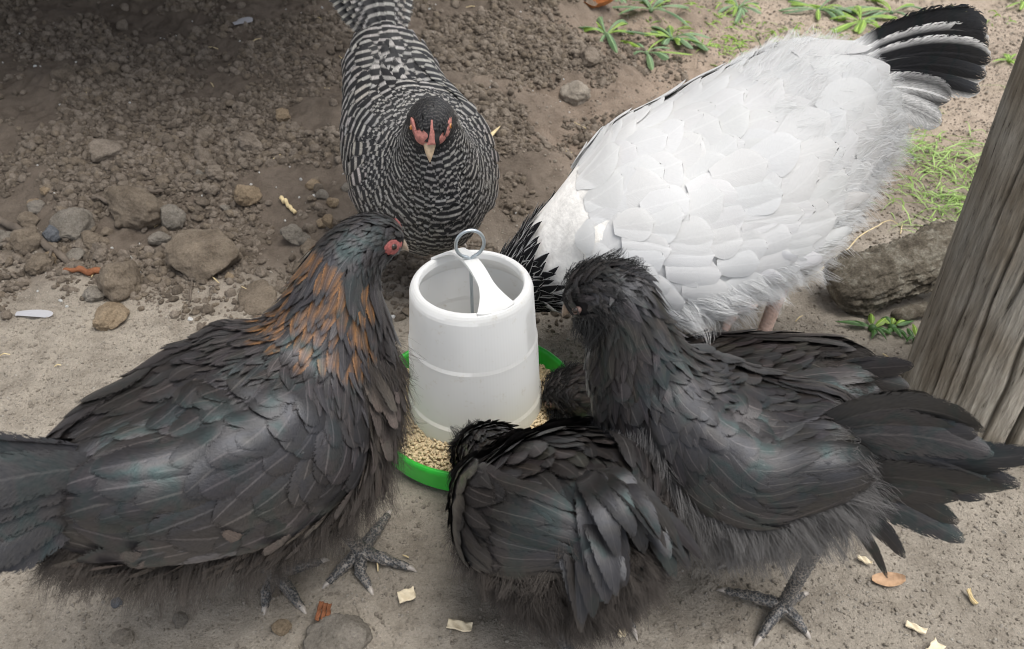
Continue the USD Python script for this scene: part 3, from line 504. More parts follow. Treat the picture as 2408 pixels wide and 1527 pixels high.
def face(B, root, beak='beak_horn', red='red_skin', comb=.010, wat=.006, s_e=.93, size=1.0, patch=1.0, beakdrop=.25, eyecol='eye', up=.18, clen=.095, cstart=.015, brow=1.0):
    """Beak, comb, eyes, red face skin and wattles on the head end of the body."""
    T, S, U = [q[0] for q in B.frame(np.array([s_e]))]; P = B.P(s_e); w, h = float(B.w(s_e)), float(B.h(s_e)); tip = B.P(1.0); Tb = nrm(tip - P); Ub = nrm(U - (U @ Tb) * Tb)
    z = size
    # beak: upper and lower mandible
    r0 = tip - Tb * .004 * z
    def mandible(name, o, L, wd, ht, hook):
        t = np.linspace(0, 1, 9); c = r0 + Ub * o + Tb[None] * (t * L)[:, None] - Ub[None] * (hook * t ** 2 * L)[:, None]; rw = wd * (1 - t ** 1.7) + .0004; rh = ht * (1 - t ** 2.0) + .0004
        a = np.arange(12) / 12 * 2 * math.pi; V = (c[:, None] + S * (rw[:, None] * np.cos(a))[..., None] + Ub * (rh[:, None] * np.sin(a))[..., None]).reshape(-1, 3)
        i, j = np.meshgrid(np.arange(8), np.arange(12), indexing='ij'); j2 = (j + 1) % 12; put(root + '/' + name, V, np.stack([i * 12 + j, i * 12 + j2, (i + 1) * 12 + j2, (i + 1) * 12 + j], -1).reshape(-1, 4), beak)
    mandible('upper_beak', .0012 * z, .021 * z, .0068 * z, .0062 * z, beakdrop + .15); mandible('lower_beak', -.0042 * z, .015 * z, .0052 * z, .0034 * z, beakdrop * .55)
    for sd in (1, -1):
        e = P + S * sd * w * .90 * math.cos(up) + Ub * h * up + Tb * .0055
        if patch:
            n = nrm(S * sd + Ub * .12 + Tb * .25); a1 = nrm(Tb - (Tb @ n) * n); a2 = np.cross(n, a1)
            m = trimesh.creation.icosphere(3); q = np.asarray(m.vertices); q = q * (1 + .16 * (meshkit.fbm(q * 3 + 4, 3, 5) - .5))[:, None]; q = q * (1 + .3 * (meshkit.fbm(q * 1.7 + 9, 2, 8) - .5))[:, None]; V = e + Tb * .0005 - Ub * .0015 + q @ np.array([a1 * .0140 * z * patch, a2 * .0088 * z * patch, n * .0028 * z]); put(root + '/face_skin', V, m.faces, red)
        n = nrm(S * sd + Tb * .2); V, f = ellipsoid(e + n * .0026 * z, [Tb * .0032 * z, Ub * .0028 * z, n * .0020 * z]); er = put(root + '/eye', V, f, eyecol).GetPath().pathString
        if eyecol != 'eye':
            V, f = ellipsoid(e + n * .0046 * z, [Tb * .0024 * z, Ub * .0026 * z, n * .0012 * z], 1); put(er + '/pupil', V, f, 'eye')
        if sd > 0: V, f = ellipsoid(tip - Tb * .0105 * z + Ub * .0010 * z, [Tb * .0115 * z, S * .0172 * z * brow, Ub * .0138 * z * brow], 3); put(root + '/brow_skin', V, f, red)
        V, f = ellipsoid(r0 + S * sd * .0072 * z - Tb * .006 - Ub * .002, [Tb * .0085 * z, S * .0048 * z, Ub * .0075 * z]); put(root + '/cheek_skin', V, f, red)
        if wat:
            c = tip - Tb * .006 + S * sd * .005 * z - Ub * (.008 * z + wat * .6); V, f = ellipsoid(c, [Tb * wat * .75, S * .0022 * z, Ub * wat]); put(root + '/wattle', V, f, red)
    if comb:
        t = np.linspace(0, 1, 15); hgt = comb * (np.sin(np.pi * t) ** .6) * (.75 + .25 * np.abs(np.sin(t * 13)))
        cpos = np.array([B.surf(np.array([1.0 - cstart - clen * k]), np.array([math.pi / 2]), -.002)[0] for k in t]); th = z * (.0016 + .0036 * (1 - t) ** 2)
        V = np.concatenate([np.stack([cpos + S * th[:, None], cpos + S * (th * .45)[:, None] + Ub * hgt[:, None], cpos - S * (th * .45)[:, None] + Ub * hgt[:, None], cpos - S * th[:, None]], 1)]).reshape(-1, 3)
        F = [];
        for q in range(14):
            for j in range(3): F.append((q * 4 + j, q * 4 + j + 1, (q + 1) * 4 + j + 1, (q + 1) * 4 + j))
        F += [(0, 1, 2, 3), (56, 59, 58, 57)]; put(root + '/comb', V, np.array(F), red)
    return P, T, S, U
# ---------------------------------------------------------------- hens
HP = math.pi / 2
def rtone(base, n, var=.3, warm=.08, r=rng):
    b = np.asarray(base, float) * (1 + r.uniform(-var, var, (n, 1))); b[:, 0] *= 1 + r.uniform(-.2, 1, n) * warm; b[:, 2] *= 1 - r.uniform(-.5, 1, n) * warm; return b
def sized(B, S, L, W):
    lim = np.minimum(B.w(np.clip(S, 0, 1)), B.h(np.clip(S, 0, 1))); return L, np.minimum(W, lim * 1.25)
def coat(B, pl, s0, s1, L, W, tone, fsel=None, step=.4, gap=.62, lift=(-.001, .0045), shape='covert', th=.12, var=.3, warm=.08, kind='feather', bar=None, camber=.12, curl=0., r=rng, colfn=None):
    S, Fv = rows(B, s0, s1, L * step, W * gap, fsel); n = len(S)
    if not n: return
    Ls, Ws = sized(B, S, L * r.uniform(.8, 1.2, n), W * r.uniform(.82, 1.15, n))
    X = feathers(B, S, Fv, Ls, Ws, r.normal(0, th, n), lift[0], lift[1] * r.uniform(.55, 1.5, n), camber, curl * r.normal(.3, 1, n), shape)
    C = rtone(tone, n, var, warm) if colfn is None else colfn(S, Fv, n)
    b = None
    if bar: b = barphase(B, S, Fv, Ls, bar, r)
    pl.add(X, C, b, kind)
def barphase(B, S, Fv, Ls, period, r=rng):
    al = B.arc(np.clip(S, 0, 1)); per = period(S) if callable(period) else period
    ph = al[:, None, None] - Ls[:, None, None] * TT[None] * 1.0 + .22 * np.broadcast_to(per, S.shape)[:, None, None] * .9 * r.normal(0, 1, (len(S), 1, 1)) + .25 * np.broadcast_to(per, S.shape)[:, None, None] * UU[None] ** 2
    return ph / np.broadcast_to(per, S.shape)[:, None, None] * 2 * math.pi
def wing(B, pl, root, side, s_sh, s_tip, f_top, f_lo0, f_lo1, thick, rws, tone, mat, skinmat, kind, down_=.15, bar=None, var=.3, th=.06, colfn=None, r=rng, warm=.08):
    """rws: (position 0..1 from shoulder to tip, length, width, count, drop, lift)"""
    c = 0 if side > 0 else math.pi
    ss, qq = np.meshgrid(np.linspace(s_tip, s_sh, 24), np.linspace(0, 1, 14), indexing='ij'); k = (s_sh - ss) / (s_sh - s_tip); lo = f_lo0 + (f_lo1 - f_lo0) * k
    q = lo + .04 + (f_top - lo) * qq; X = B.surf(ss, c + side * q, -.0008); F = grid_faces(24, 14)
    p = put(root + '/wing', X, F if side > 0 else F[:, ::-1], skinmat).GetPath().pathString
    for (k, L, W, n, drop, lf, shp) in rws:
        s = s_sh - (s_sh - s_tip) * k; lo = f_lo0 + (f_lo1 - f_lo0) * k
        tq = (np.arange(n) + .5) / n; q = lo + .02 + (f_top - lo) * tq + r.normal(0, .02, n); sv = s + r.normal(0, .008, n) - .05 * (1 - tq) * k
        X = feathers(B, sv, c + side * q, L * r.uniform(.9, 1.1, n), W * r.uniform(.88, 1.1, n), -side * (down_ * (1 - .8 * tq) + drop) + r.normal(0, th, n), lf + .0012 * tq, (lf + .0035 + .002 * tq) * r.uniform(.85, 1.2, n), .10, 0, shp)
        C = rtone(tone, n, var, warm) if colfn is None else colfn(sv, c + side * q, n)
        pl.add(X, C, barphase(B, sv, q, np.full(n, L), bar) if bar else None, kind)
    return p
def below(deg): return lambda S, Fv: np.sin(Fv) < math.sin(math.radians(deg))
def above(deg): return lambda S, Fv: np.sin(Fv) >= math.sin(math.radians(deg))
def tail(B, root, mat, skinmat, specs, tone, var=.25, at=.05, colfn=None, bar=None, r=rng, far=0, lift=-.014):
    """specs: (side, pitch degrees, yaw degrees, length, width, bend down, face (lateral, up), offset across, offset up)"""
    P = B.surf(np.array([at]), np.array([HP]), lift)[0]; V, f = ellipsoid(B.P(at + .10), [B.fwd * .02, B.lat * .014, np.array([0, 0, .014])]); t = put(root + '/tail', V, f, skinmat).GetPath().pathString
    for i, (sd, pit, yaw, L, W, bd, fc, ol, ou) in enumerate(specs):
        if far and sd < 0: L = L * far
        a, y = math.radians(pit), math.radians(yaw); d = -B.fwd * math.cos(a) * math.cos(y) + B.lat * sd * math.sin(y) * math.cos(a) + np.array([0, 0, math.sin(a)])
        n = nrm(B.lat * sd * fc[0] + np.array([0, 0, fc[1]]) - B.fwd * fc[2] if len(fc) > 2 else B.lat * sd * fc[0] + np.array([0, 0, fc[1]]))
        X, uv = strip(P + B.lat * sd * ol + np.array([0, 0, ou]) - d * .01, d, n, L, W, (B.lat * sd * r.normal(0, .03) - np.array([0, 0, bd + (r.normal(0, .12) if far else 0)])), .16, 'sickle' if far else 'long', twist=r.normal(0, .4 if far else .12), across=None if len(fc) < 3 else B.lat + np.array([0, 0, -.35 * sd]))
        col = rtone(tone, 1, var)[0] if colfn is None else colfn(i, uv, X)
        b = None
        if bar: b = (uv[..., 1] * L / bar + .3 * (2 * uv[..., 0] - 1) ** 2 + r.uniform(0, .3)) * 2 * math.pi
        quill(t + '/tail_feather', X, uv, mat, col, b)

# ---- black hen with copper neck, front left
B1 = Body((-.185, -.25), 40, [(-.150,0,.235,.022,.026),(-.125,0,.232,.042,.050),(-.06,0,.213,.070,.076),(0,0,.203,.085,.098),(.045,0,.21,.086,.100),(.078,0,.238,.072,.086),(.099,0,.280,.050,.058),(.113,0,.32,.036,.039),(.126,0,.348,.028,.028),(.150,0,.358,.022,.022),(.171,0,.345,.011,.013)])
h1 = thing('hen', B1.G, 'black hen with copper-flecked neck standing left of the feeder, seen from its right side', 'hen', 'hens gathered round the feeder')
wp = [(sd, .60, .06, 1.0, .02, -.28, .012) for sd in (1, -1)]
for a in wp: B1.bumps.append(wing_bump(*a))
body_mesh(B1, h1, 'dark_skin'); P1 = Plume(); blk = (.0135, .0125, .0125)
coat(B1, P1, .03, .62, .050, .030, blk, lambda S, Fv: np.sin(Fv) > -.42 + .95 * np.clip(S - .05, 0, 1), step=.36, warm=.12, th=.18)
coat(B1, P1, -.005, .09, .050, .030, blk, None, step=.22, gap=.5, th=.25, lift=(0, .005))
coat(B1, P1, .02, .20, .075, .036, blk, above(-60), step=.25, warm=.1, th=.16, lift=(.001, .006))
coat(B1, P1, .60, .80, .042, .020, blk, below(-10), step=.36, lift=(-.001, .006))
wr = [(.02, .030, .020, 9, .25, .002, 'covert'), (.12, .034, .022, 9, .22, .0025, 'covert'), (.22, .038, .025, 9, .20, .003, 'covert'), (.33, .042, .028, 9, .17, .0035, 'covert'), (.44, .046, .030, 8, .12, .004, 'covert'),
      (.42, .082, .024, 9, .16, .003, 'long'), (.55, .075, .026, 8, .12, .004, 'long'), (.56, .050, .032, 7, .08, .005, 'covert'), (.68, .052, .033, 6, .02, .005, 'covert'), (.8, .050, .033, 5, 0, .005, 'covert')]
W1 = {}
X_ = feathers(B1, np.array([.40, .36]), math.pi + np.array([.12, .17]), np.array([.105, .10]), np.array([.022, .022]), np.array([.10, .06]), .004, .0075, .10, 0, 'long'); P1.add(X_, np.array([[.042, .039, .040], [.030, .028, .028]]), None, 'w-1')
for a in wp: W1['w%d' % a[0]] = wing(B1, P1, h1, *a[:6], a[6], wr, blk, 'black_plumage', 'dark_skin', 'w%d' % a[0], down_=.12, th=.1)
def copper(S, Fv, n):
    C = np.repeat(rtone((.022, .020, .020), n, .3)[:, None, None, :], NT, 1).repeat(NU, 2).copy(); top = sstep(.67, .735, S) * sstep(.91, .86, S) * sstep(-.5, .05, np.sin(Fv)); on = rng.uniform(0, 1, n) < .7 * top
    k = rng.uniform(.6, 1.25, n); cu = np.array([.20, .095, .032])[None] * k[:, None]; m = (on[:, None, None] * sstep(.30, .42, TT)[None] * (sstep(.92, .70, TT)[None]) * (.10 + .90 * np.abs(UU[None]) ** 1.5) * (TT < .99))[..., None]
    return C * (1 - m) + cu[:, None, None] * m
coat(B1, P1, .56, .885, .040, .0105, blk, above(-55), step=.17, gap=.70, shape='hackle', lift=(.000, .0045), th=.08, colfn=copper)
coat(B1, P1, .62, .86, .034, .012, blk, below(-40), step=.22, gap=.7, shape='hackle', lift=(-.001, .004), th=.1)
coat(B1, P1, .86, .99, .012, .006, (.016, .015, .015), lambda S, Fv: ~((S > .93) & (np.abs(np.sin(Fv) - .10) < .28)), step=.32, gap=.7, shape='hackle', lift=(0, .0018), kind='small')
P1.emit(h1, 'black_plumage', 300, W1)
tail(B1, h1, 'black_quill', 'dark_skin', [(sd, p, 2 + 1.2 * k, L, .046, .06, (.8, .6), .008 + .002 * k, .012 - .006 * k) for sd in (-1, 1) for k, (p, L) in enumerate(((38, .16), (36, .17), (34, .17), (31, .165), (28, .155), (25, .14), (21, .125)))] +
     [(sd, p, 5 + 2 * k, L, .038, .15, (.7, .7), .018, .016 - .008 * k) for sd in (-1, 1) for k, (p, L) in enumerate(((34, .11), (29, .115), (24, .11), (19, .10), (13, .09)))], blk)
def f1(S, Fv): return np.sin(Fv) < -.28 + .60 * np.clip(S - .1, 0, 1)
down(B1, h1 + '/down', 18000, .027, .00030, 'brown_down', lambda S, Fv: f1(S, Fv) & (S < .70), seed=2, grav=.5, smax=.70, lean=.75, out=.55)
coat_d = Plume(); coat(B1, coat_d, .04, .70, .045, .018, (.060, .050, .044), lambda S, Fv: f1(S, Fv), step=.26, gap=.55, lift=(-.001, .012), th=.3, var=.35); coat_d.emit(h1, 'brown_black_plumage', 0, inner='belly_plumage')
leg(h1, (-.135, -.212, .085), (-.1127, -.204, .008), [[(-.100, -.178, .008), (-.0915, -.155, .004)], [(-.088, -.214, .008), (-.0645, -.2210, .004)], [(-.110, -.229, .006), (-.100, -.2440, .003)], [(-.128, -.222, .006), (-.1406, -.2373, .002)]], .0078)
leg(h1, (-.215, -.235, .09), (-.195, -.232, .008), [[(-.180, -.248, .007), (-.1640, -.2660, .003)], [(-.172, -.222, .007), (-.155, -.214, .003)], [(-.200, -.252, .006), (-.199, -.266, .003)], [(-.209, -.223, .006), (-.22, -.218, .003)]], .0078)
face(B1, h1, 'beak_horn', 'red_skin', .004, .004, .925, .92, brow=.86, patch=.80, clen=.03, cstart=.0)

# ---- barred hen at the back, facing the feeder
B2 = Body((-.09, .33), -72, [(-.17,-.006,.31,.028,.02),(-.14,-.008,.295,.044,.040),(-.08,-.010,.25,.056,.060),(0,-.006,.20,.082,.096),(.05,0,.185,.088,.108),(.09,0,.20,.077,.094),(.118,0,.232,.056,.064),(.137,-.004,.272,.038,.039),(.153,-.008,.308,.028,.027),(.173,-.012,.316,.0222,.023),(.190,-.020,.297,.012,.013)])
h2 = thing('hen', B2.G, 'black and white barred hen behind the feeder, facing the camera', 'hen', 'hens gathered round the feeder')
wp = [(sd, .60, .10, .95, -.55, -.25, .010) for sd in (1, -1)]
for a in wp: B2.bumps.append(wing_bump(*a))
body_mesh(B2, h2, 'barred_skin'); P2 = Plume(); wt = (.20, .195, .185)
bp = lambda S: np.interp(S, [0, .3, .55, .7, .85, 1], [.0130, .0125, .0102, .0090, .0052, .0036])
coat(B2, P2, .03, .56, .048, .030, wt, above(-45), step=.34, bar=bp, var=.2, warm=.04)
coat(B2, P2, .36, .80, .036, .020, wt, below(5), step=.34, bar=bp, var=.2, warm=.04, lift=(-.001, .004))
wr2 = [(.02, .028, .019, 9, .2, .002, 'covert'), (.13, .032, .022, 9, .2, .0025, 'covert'), (.24, .036, .024, 9, .17, .003, 'covert'), (.35, .040, .026, 8, .15, .0035, 'covert'), (.45, .078, .022, 9, .22, .002, 'long'), (.48, .044, .028, 8, .1, .0045, 'covert'), (.62, .048, .030, 7, .05, .005, 'covert'), (.76, .048, .030, 6, 0, .005, 'covert')]
W2 = {}
for a in wp: W2['w%d' % a[0]] = wing(B2, P2, h2, *a[:6], a[6], wr2, wt, 'barred_plumage', 'barred_skin', 'w%d' % a[0], bar=bp, var=.2)
coat(B2, P2, .58, .90, .034, .011, (.18, .176, .168), None, step=.18, gap=.7, shape='hackle', lift=(0, .0035), th=.08, bar=bp, var=.2, warm=.04)
coat(B2, P2, .87, .99, .010, .0055, (.035, .034, .033), lambda S, Fv: ~((S > .93) & (np.abs(np.sin(Fv) - .12) < .16)) & (S < .985), step=.32, gap=.7, shape='hackle', lift=(0, .0016), bar=lambda S: np.full(S.shape, .0042), kind='small')
coat(B2, P2, -.005, .09, .045, .028, wt, None, step=.22, gap=.5, bar=bp, var=.2, warm=.04)
P2.emit(h2, 'barred_plumage', 300, W2)
tail(B2, h2, 'barred_plumage', 'barred_skin', [(sd, p, y, L, .046, .10, (.55, .3, -.6), .006 + .003 * k, .012 - .005 * k) for sd in (-1, 1) for k, (p, y, L) in enumerate(((58, 4, .17), (55, 9, .17), (50, 14, .165), (44, 18, .155), (36, 22, .14)))] +
     [(sd, p, y, L, .036, .18, (.45, .5, -.5), .010, .0) for sd in (-1, 1) for (p, y, L) in ((48, 6, .10), (42, 14, .10), (34, 22, .095), (40, 0, .085), (24, 28, .085))], wt, bar=.013)
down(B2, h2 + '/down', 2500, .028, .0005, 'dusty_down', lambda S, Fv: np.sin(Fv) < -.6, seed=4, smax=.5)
leg(h2, (-.07, .42, .12), (-.072, .43, .008), [[(-.067, .40, .007), (-.065, .38, .003)], [(-.05, .41, .007), (-.036, .397, .003)], [(-.092, .41, .007), (-.105, .395, .003)], [(-.077, .452, .006), (-.08, .467, .003)]], .0075, 'pink_leg')
leg(h2, (-.15, .42, .12), (-.150, .43, .008), [[(-.147, .40, .007), (-.145, .38, .003)], [(-.127, .41, .007), (-.114, .397, .003)], [(-.17, .41, .007), (-.185, .395, .003)], [(-.155, .452, .006), (-.158, .467, .003)]], .0075, 'pink_leg')
face(B2, h2, 'beak_pale', 'pink_skin', .0055, .004, .935, 1.05, patch=.85, eyecol='amber_eye', clen=.045, cstart=-.01)

# ---- white hen
B3 = Body((.368, .148), 196, [(-.10,0,.340,.020,.022),(-.08,0,.335,.05,.05),(-.02,0,.303,.086,.090),(.06,0,.253,.117,.122),(.14,0,.224,.117,.122),(.205,0,.202,.098,.104),(.255,-.025,.173,.068,.071),(.30,-.055,.13,.044,.044),(.34,-.082,.085,.03,.03),(.362,-.092,.06,.024,.024),(.38,-.10,.045,.012,.013)])
h3 = thing('hen', B3.G, 'big white hen with black-streaked neck and black tail, bending down behind the feeder', 'hen', 'hens gathered round the feeder')
wp = [(sd, .60, .12, .85, -.50, -.20, .012) for sd in (1, -1)]
for a in wp: B3.bumps.append(wing_bump(*a))
B3.bumps.append(lambda s, f: .020 * np.exp(-((s - .13) / .075) ** 2) * np.clip(np.sin(f) + .15, 0, 1))
body_mesh(B3, h3, 'white_skin'); P3 = Plume(); wh = (.665, .665, .657)
coat(B3, P3, .02, .60, .064, .052, wh, above(-30), step=.30, gap=.5, var=.02, warm=.01, lift=(-.001, .0050), camber=.09)
coat(B3, P3, .34, .80, .046, .030, wh, below(-12), step=.34, var=.04, warm=.01, lift=(-.001, .008), camber=.2)
wr3 = [(.02, .036, .028, 9, .2, .002, 'covert'), (.12, .040, .031, 9, .2, .003, 'covert'), (.22, .046, .034, 9, .18, .0035, 'covert'), (.33, .050, .036, 9, .16, .004, 'covert'), (.44, .056, .038, 8, .12, .005, 'covert'),
       (.40, .105, .027, 10, .30, .003, 'long'), (.52, .098, .030, 9, .22, .004, 'long'), (.56, .060, .042, 7, .06, .006, 'covert'), (.70, .062, .044, 6, 0, .006, 'covert'), (.84, .062, .046, 5, 0, .007, 'covert')]
W3 = {}
for a in wp: W3['w%d' % a[0]] = wing(B3, P3, h3, *a[:6], a[6], wr3, wh, 'white_plumage', 'white_skin', 'w%d' % a[0], down_=.25, var=.02, warm=.01)
def laced(S, Fv, n):
    C = np.tile(np.array([.014, .014, .015]), (n, NT, NU, 1)); m = (np.abs(UU) > .75)[None, ..., None] * np.ones((n, 1, 1, 1)); base = ((TT < .30)[None] * (S < .76)[:, None, None])[..., None]; m = np.maximum(m, base); return C * (1 - m) + np.array([.78, .77, .75]) * m
coat(B3, P3, .715, .94, .046, .013, wh, None, step=.18, gap=.72, shape='hackle', lift=(0, .005), th=.1, colfn=laced)
coat(B3, P3, .93, .99, .012, .007, (.7, .69, .67), None, step=.35, gap=.7, shape='hackle', lift=(0, .002), kind='small', var=.1)
coat(B3, P3, -.005, .08, .055, .040, wh, None, step=.22, gap=.5, var=.02, warm=.01, lift=(0, .006), th=.25)
coat(B3, P3, .02, .17, .070, .052, wh, above(5), step=.28, var=.03, warm=.01, lift=(.004, .014), camber=.2, th=.25, curl=-.006)
P3.emit(h3, 'white_plumage', 300, W3)
def tailcol(i, uv, X):
    u = np.abs(2 * uv[..., 0] - 1); v = uv[..., 1]; k = i % 8
    blk_ = np.array([.012, .012, .013]); whi = np.array([.74, .73, .71])
    if k < 5: m = ((u > .68) * (k > 0) + (v < .18))[..., None].clip(0, 1)
    else: m = 1 - (.85 * ((u < .55) * (u > .2) * (v > .45)) * (k == 5) + .5 * (u > .8) * (v > .5) + .6 * (v > .55) * (u < .3) * (k == 6))[..., None].clip(0, 1)
    return blk_ * (1 - m) + whi * m
tail(B3, h3, 'black_quill', 'white_skin', [(sd, p, y, L, w, .36, (1, .25), .006 + .003 * k, .014 - .006 * k) for sd in (1, -1) for k, (p, y, L, w) in enumerate(((28, 2, .196, .052), (25, 3, .198, .040), (22, 4, .197, .038), (19, 5, .19, .036), (16, 6, .18, .036), (15, 9, .135, .036), (5, 13, .125, .036), (-8, 16, .08, .032)))], wh, at=.06, colfn=tailcol)
fl3 = lambda S, Fv: (np.sin(Fv) < -.14 + .15 * S)
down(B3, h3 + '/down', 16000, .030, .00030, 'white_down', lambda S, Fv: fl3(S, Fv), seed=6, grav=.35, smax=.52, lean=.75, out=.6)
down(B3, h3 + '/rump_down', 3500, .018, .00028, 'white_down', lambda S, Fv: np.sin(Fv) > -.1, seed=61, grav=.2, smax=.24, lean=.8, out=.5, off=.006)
cd = Plume(); coat(B3, cd, .02, .50, .058, .036, wh, lambda S, Fv: np.sin(Fv) < -.05, step=.34, gap=.75, lift=(0, .016), th=.3, var=.04, warm=.03, camber=.25); cd.emit(h3, 'white_plumage', 0, inner='belly_plumage')
leg(h3, (.392, .135, .12), (.374, .125, .008), [[(.35, .116, .008), (.328, .112, .004)], [(.36, .10, .008), (.35, .08, .004)], [(.355, .138, .008), (.336, .146, .004)], [(.392, .133, .006), (.405, .14, .003)]], .0095, 'pink_leg')
leg(h3, (.40, .225, .12), (.365, .215, .008), [[(.34, .206, .008), (.318, .20, .004)], [(.35, .19, .008), (.34, .17, .004)], [(.345, .228, .008), (.326, .236, .004)], [(.382, .223, .006), (.395, .23, .003)]], .0095, 'pink_leg')
face(B3, h3, 'beak_pale', 'red_skin', .011, .008, .945, 1.1)

# ---- dark young hens
def young(name_label, B, wpar, tone, seed, tailspec, downsel, downmat, legs, downn=6000, downL=.034, crest=.5, smax=.6, beardm='black_down', wtone=None, parts=260, fmat='black_plumage', eyep=.42, wings=None, far=.85, tlift=-.014, tat=.09, bt=(.035, .030, .027)):
    r = np.random.default_rng(seed); h = thing('hen', B.G, name_label, 'hen', 'hens gathered round the feeder')
    for a in wpar: B.bumps.append(wing_bump(*a))
    body_mesh(B, h, 'dark_skin'); P = Plume()
    coat(B, P, .03, .62, .038, .020, tone, above(8), step=.34, var=.4, warm=.15, lift=(-.001, .006), th=.2)
    coat(B, P, .60, .80, .034, .017, tone, below(-5), step=.34, var=.4, warm=.12, lift=(-.001, .006), th=.2)
    wr = wings or [(.0, .024, .012, 12, .05, .004, 'covert'), (.07, .028, .012, 12, .05, .0045, 'hackle'), (.14, .032, .013, 12, .04, .005, 'covert'), (.21, .050, .014, 12, .03, .0055, 'long'), (.28, .085, .015, 13, .03, .005, 'long'), (.40, .105, .016, 12, .02, .004, 'long'), (.52, .100, .017, 10, .0, .005, 'long'), (.34, .040, .014, 10, .03, .007, 'covert'), (.46, .050, .014, 8, .02, .0075, 'hackle'), (.62, .065, .016, 8, .0, .007, 'long')]
    W = {}
    for a in wpar: W['w%d' % a[0]] = wing(B, P, h, *a[:6], a[6], wr, wtone or tone, fmat, 'dark_skin', 'w%d' % a[0], down_=.06, var=.4, th=.07)
    coat(B, P, .56, .90, .034, .0115, tone, None, step=.18, gap=.72, shape='hackle', lift=(0, .0055), th=.16, var=.45, warm=.15)
    coat(B, P, .86, .985, .017, .0075, (.018, .0165, .016), lambda S, Fv: ~((S > .93) & (np.abs(np.sin(Fv) - .1) < .25)), step=.25, gap=.6, shape='hackle', lift=(0, .0065 * crest + .001), th=.45, var=.4, kind='small')
    coat(B, P, -.005, .10, .024, .020, tone, None, step=.3, gap=.5, var=.4, lift=(0, .006), th=.25)
    P.emit(h, fmat, parts, W); tail(B, h, 'black_quill', 'dark_skin', tailspec, tone, var=.35, at=tat, far=far, lift=tlift)
    down(B, h + '/down', downn, downL, .00032, downmat, downsel, seed=seed, grav=.5, smax=smax, lean=.65, out=.6)
    cd = Plume(); coat(B, cd, .05, smax - .04, .040, .018, bt, downsel, step=.36, gap=.8, lift=(-.001, .006), th=.3, var=.3); cd.emit(h, 'brown_black_plumage', 0, inner='belly_plumage')
    down(B, h + '/head_down', 1300, .013, .00045, beardm, lambda S, Fv: (S > .86) & ~((S > .925) & (np.abs(np.sin(Fv) - .1) < .3)), seed=seed + 1, grav=.1, smin=.84, smax=.985, lean=.8, out=.7)
    down(B, h + '/beard', 700, .014, .00045, beardm, lambda S, Fv: np.sin(Fv) < -.1, seed=seed + 2, grav=.5, smin=.87, smax=.97, lean=.3, out=.9)
    down(B, h + '/rump_down', 2500, .018, .0003, downmat, lambda S, Fv: S < 2, seed=seed + 5, grav=.4, smin=-.02, smax=.10, lean=.9, out=.3)
    for hip, ank, toes in legs: leg(h, hip, ank, toes, .0072)
    face(B, h, 'beak_horn', 'grey_pink_skin', 0, 0, .935, .85, patch=eyep)
    return h
drk = (.0125, .0115, .011)
B4 = Body((.315, -.25), 165, [(-.032,0,.203,.008,.008),(-.010,0,.20,.036,.04),(.026,0,.184,.052,.054),(.065,0,.173,.064,.066),(.11,0,.183,.060,.074),(.143,0,.217,.046,.060),(.168,0,.262,.036,.043),(.182,0,.303,.030,.033),(.193,0,.330,.029,.028),(.212,0,.331,.026,.027),(.230,0,.316,.013,.015)])
young('dark young hen standing upright right of the feeder, in front of the white hen', B4, [(sd, .62, .02, .95, .12, .0, .012) for sd in (1, -1)], drk, 21,
      [(sd, p, y, L, w, bd, (.9, .45), .005 + .001 * k, .010 - .0028 * k) for sd in (1, -1) for k, (p, y, L, w, bd) in enumerate(((50, 2, .182, .034, .56), (46, 3, .16, .034, .5), (43, 5, .15, .032, .45), (40, 6, .13, .034, .42), (37, 7, .16, .034, .35), (32, 5, .135, .030, .1), (28, 9, .15, .032, .2), (22, 6, .14, .034, .05), (17, 9, .16, .032, .15), (11, 8, .14, .032, .05), (6, 11, .125, .030, .2), (35, 5, .14, .034, .28), (30, 7, .12, .034, .3), (25, 8, .175, .034, .06), (20, 10, .15, .034, .10), (14, 11, .12, .034, .15), (8, 12, .135, .032, .15), (2, 13, .10, .020, .5), (-3, 14, .09, .014, .7)))],
      lambda S, Fv: np.sin(Fv) < .10 + .1 * S, 'grey_down',
      [((.325, -.262, .085), (.3112, -.2664, .004), [[(.2847, -.2560, .004), (.262, -.2445, -.004)], [(.296, -.281, .002), (.284, -.2945, -.004)], [(.3205, -.278, .002), (.328, -.2880, -.005)], [(.325, -.255, 0), (.336, -.249, -.004)]]),
       ((.31, -.20, .09), (.300, -.195, .004), [[(.277, -.188, .004), (.255, -.18, -.002)], [(.285, -.207, .002), (.268, -.212, -.003)], [(.288, -.178, .002), (.272, -.165, -.003)], [(.315, -.2, 0), (.327, -.2, -.004)]])], downn=26000, downL=.030, bt=(.062, .058, .056), far=.72)
B6 = Body((.335, -.09), 160, [(-.088,0,.153,.008,.008),(-.068,0,.148,.032,.032),(.0,0,.120,.052,.052),(.06,0,.098,.058,.058),(.12,0,.085,.050,.050),(.175,0,.07,.038,.038),(.205,0,.06,.033,.033),(.23,0,.052,.029,.029),(.25,0,.045,.024,.024),(.265,0,.035,.012,.012)])
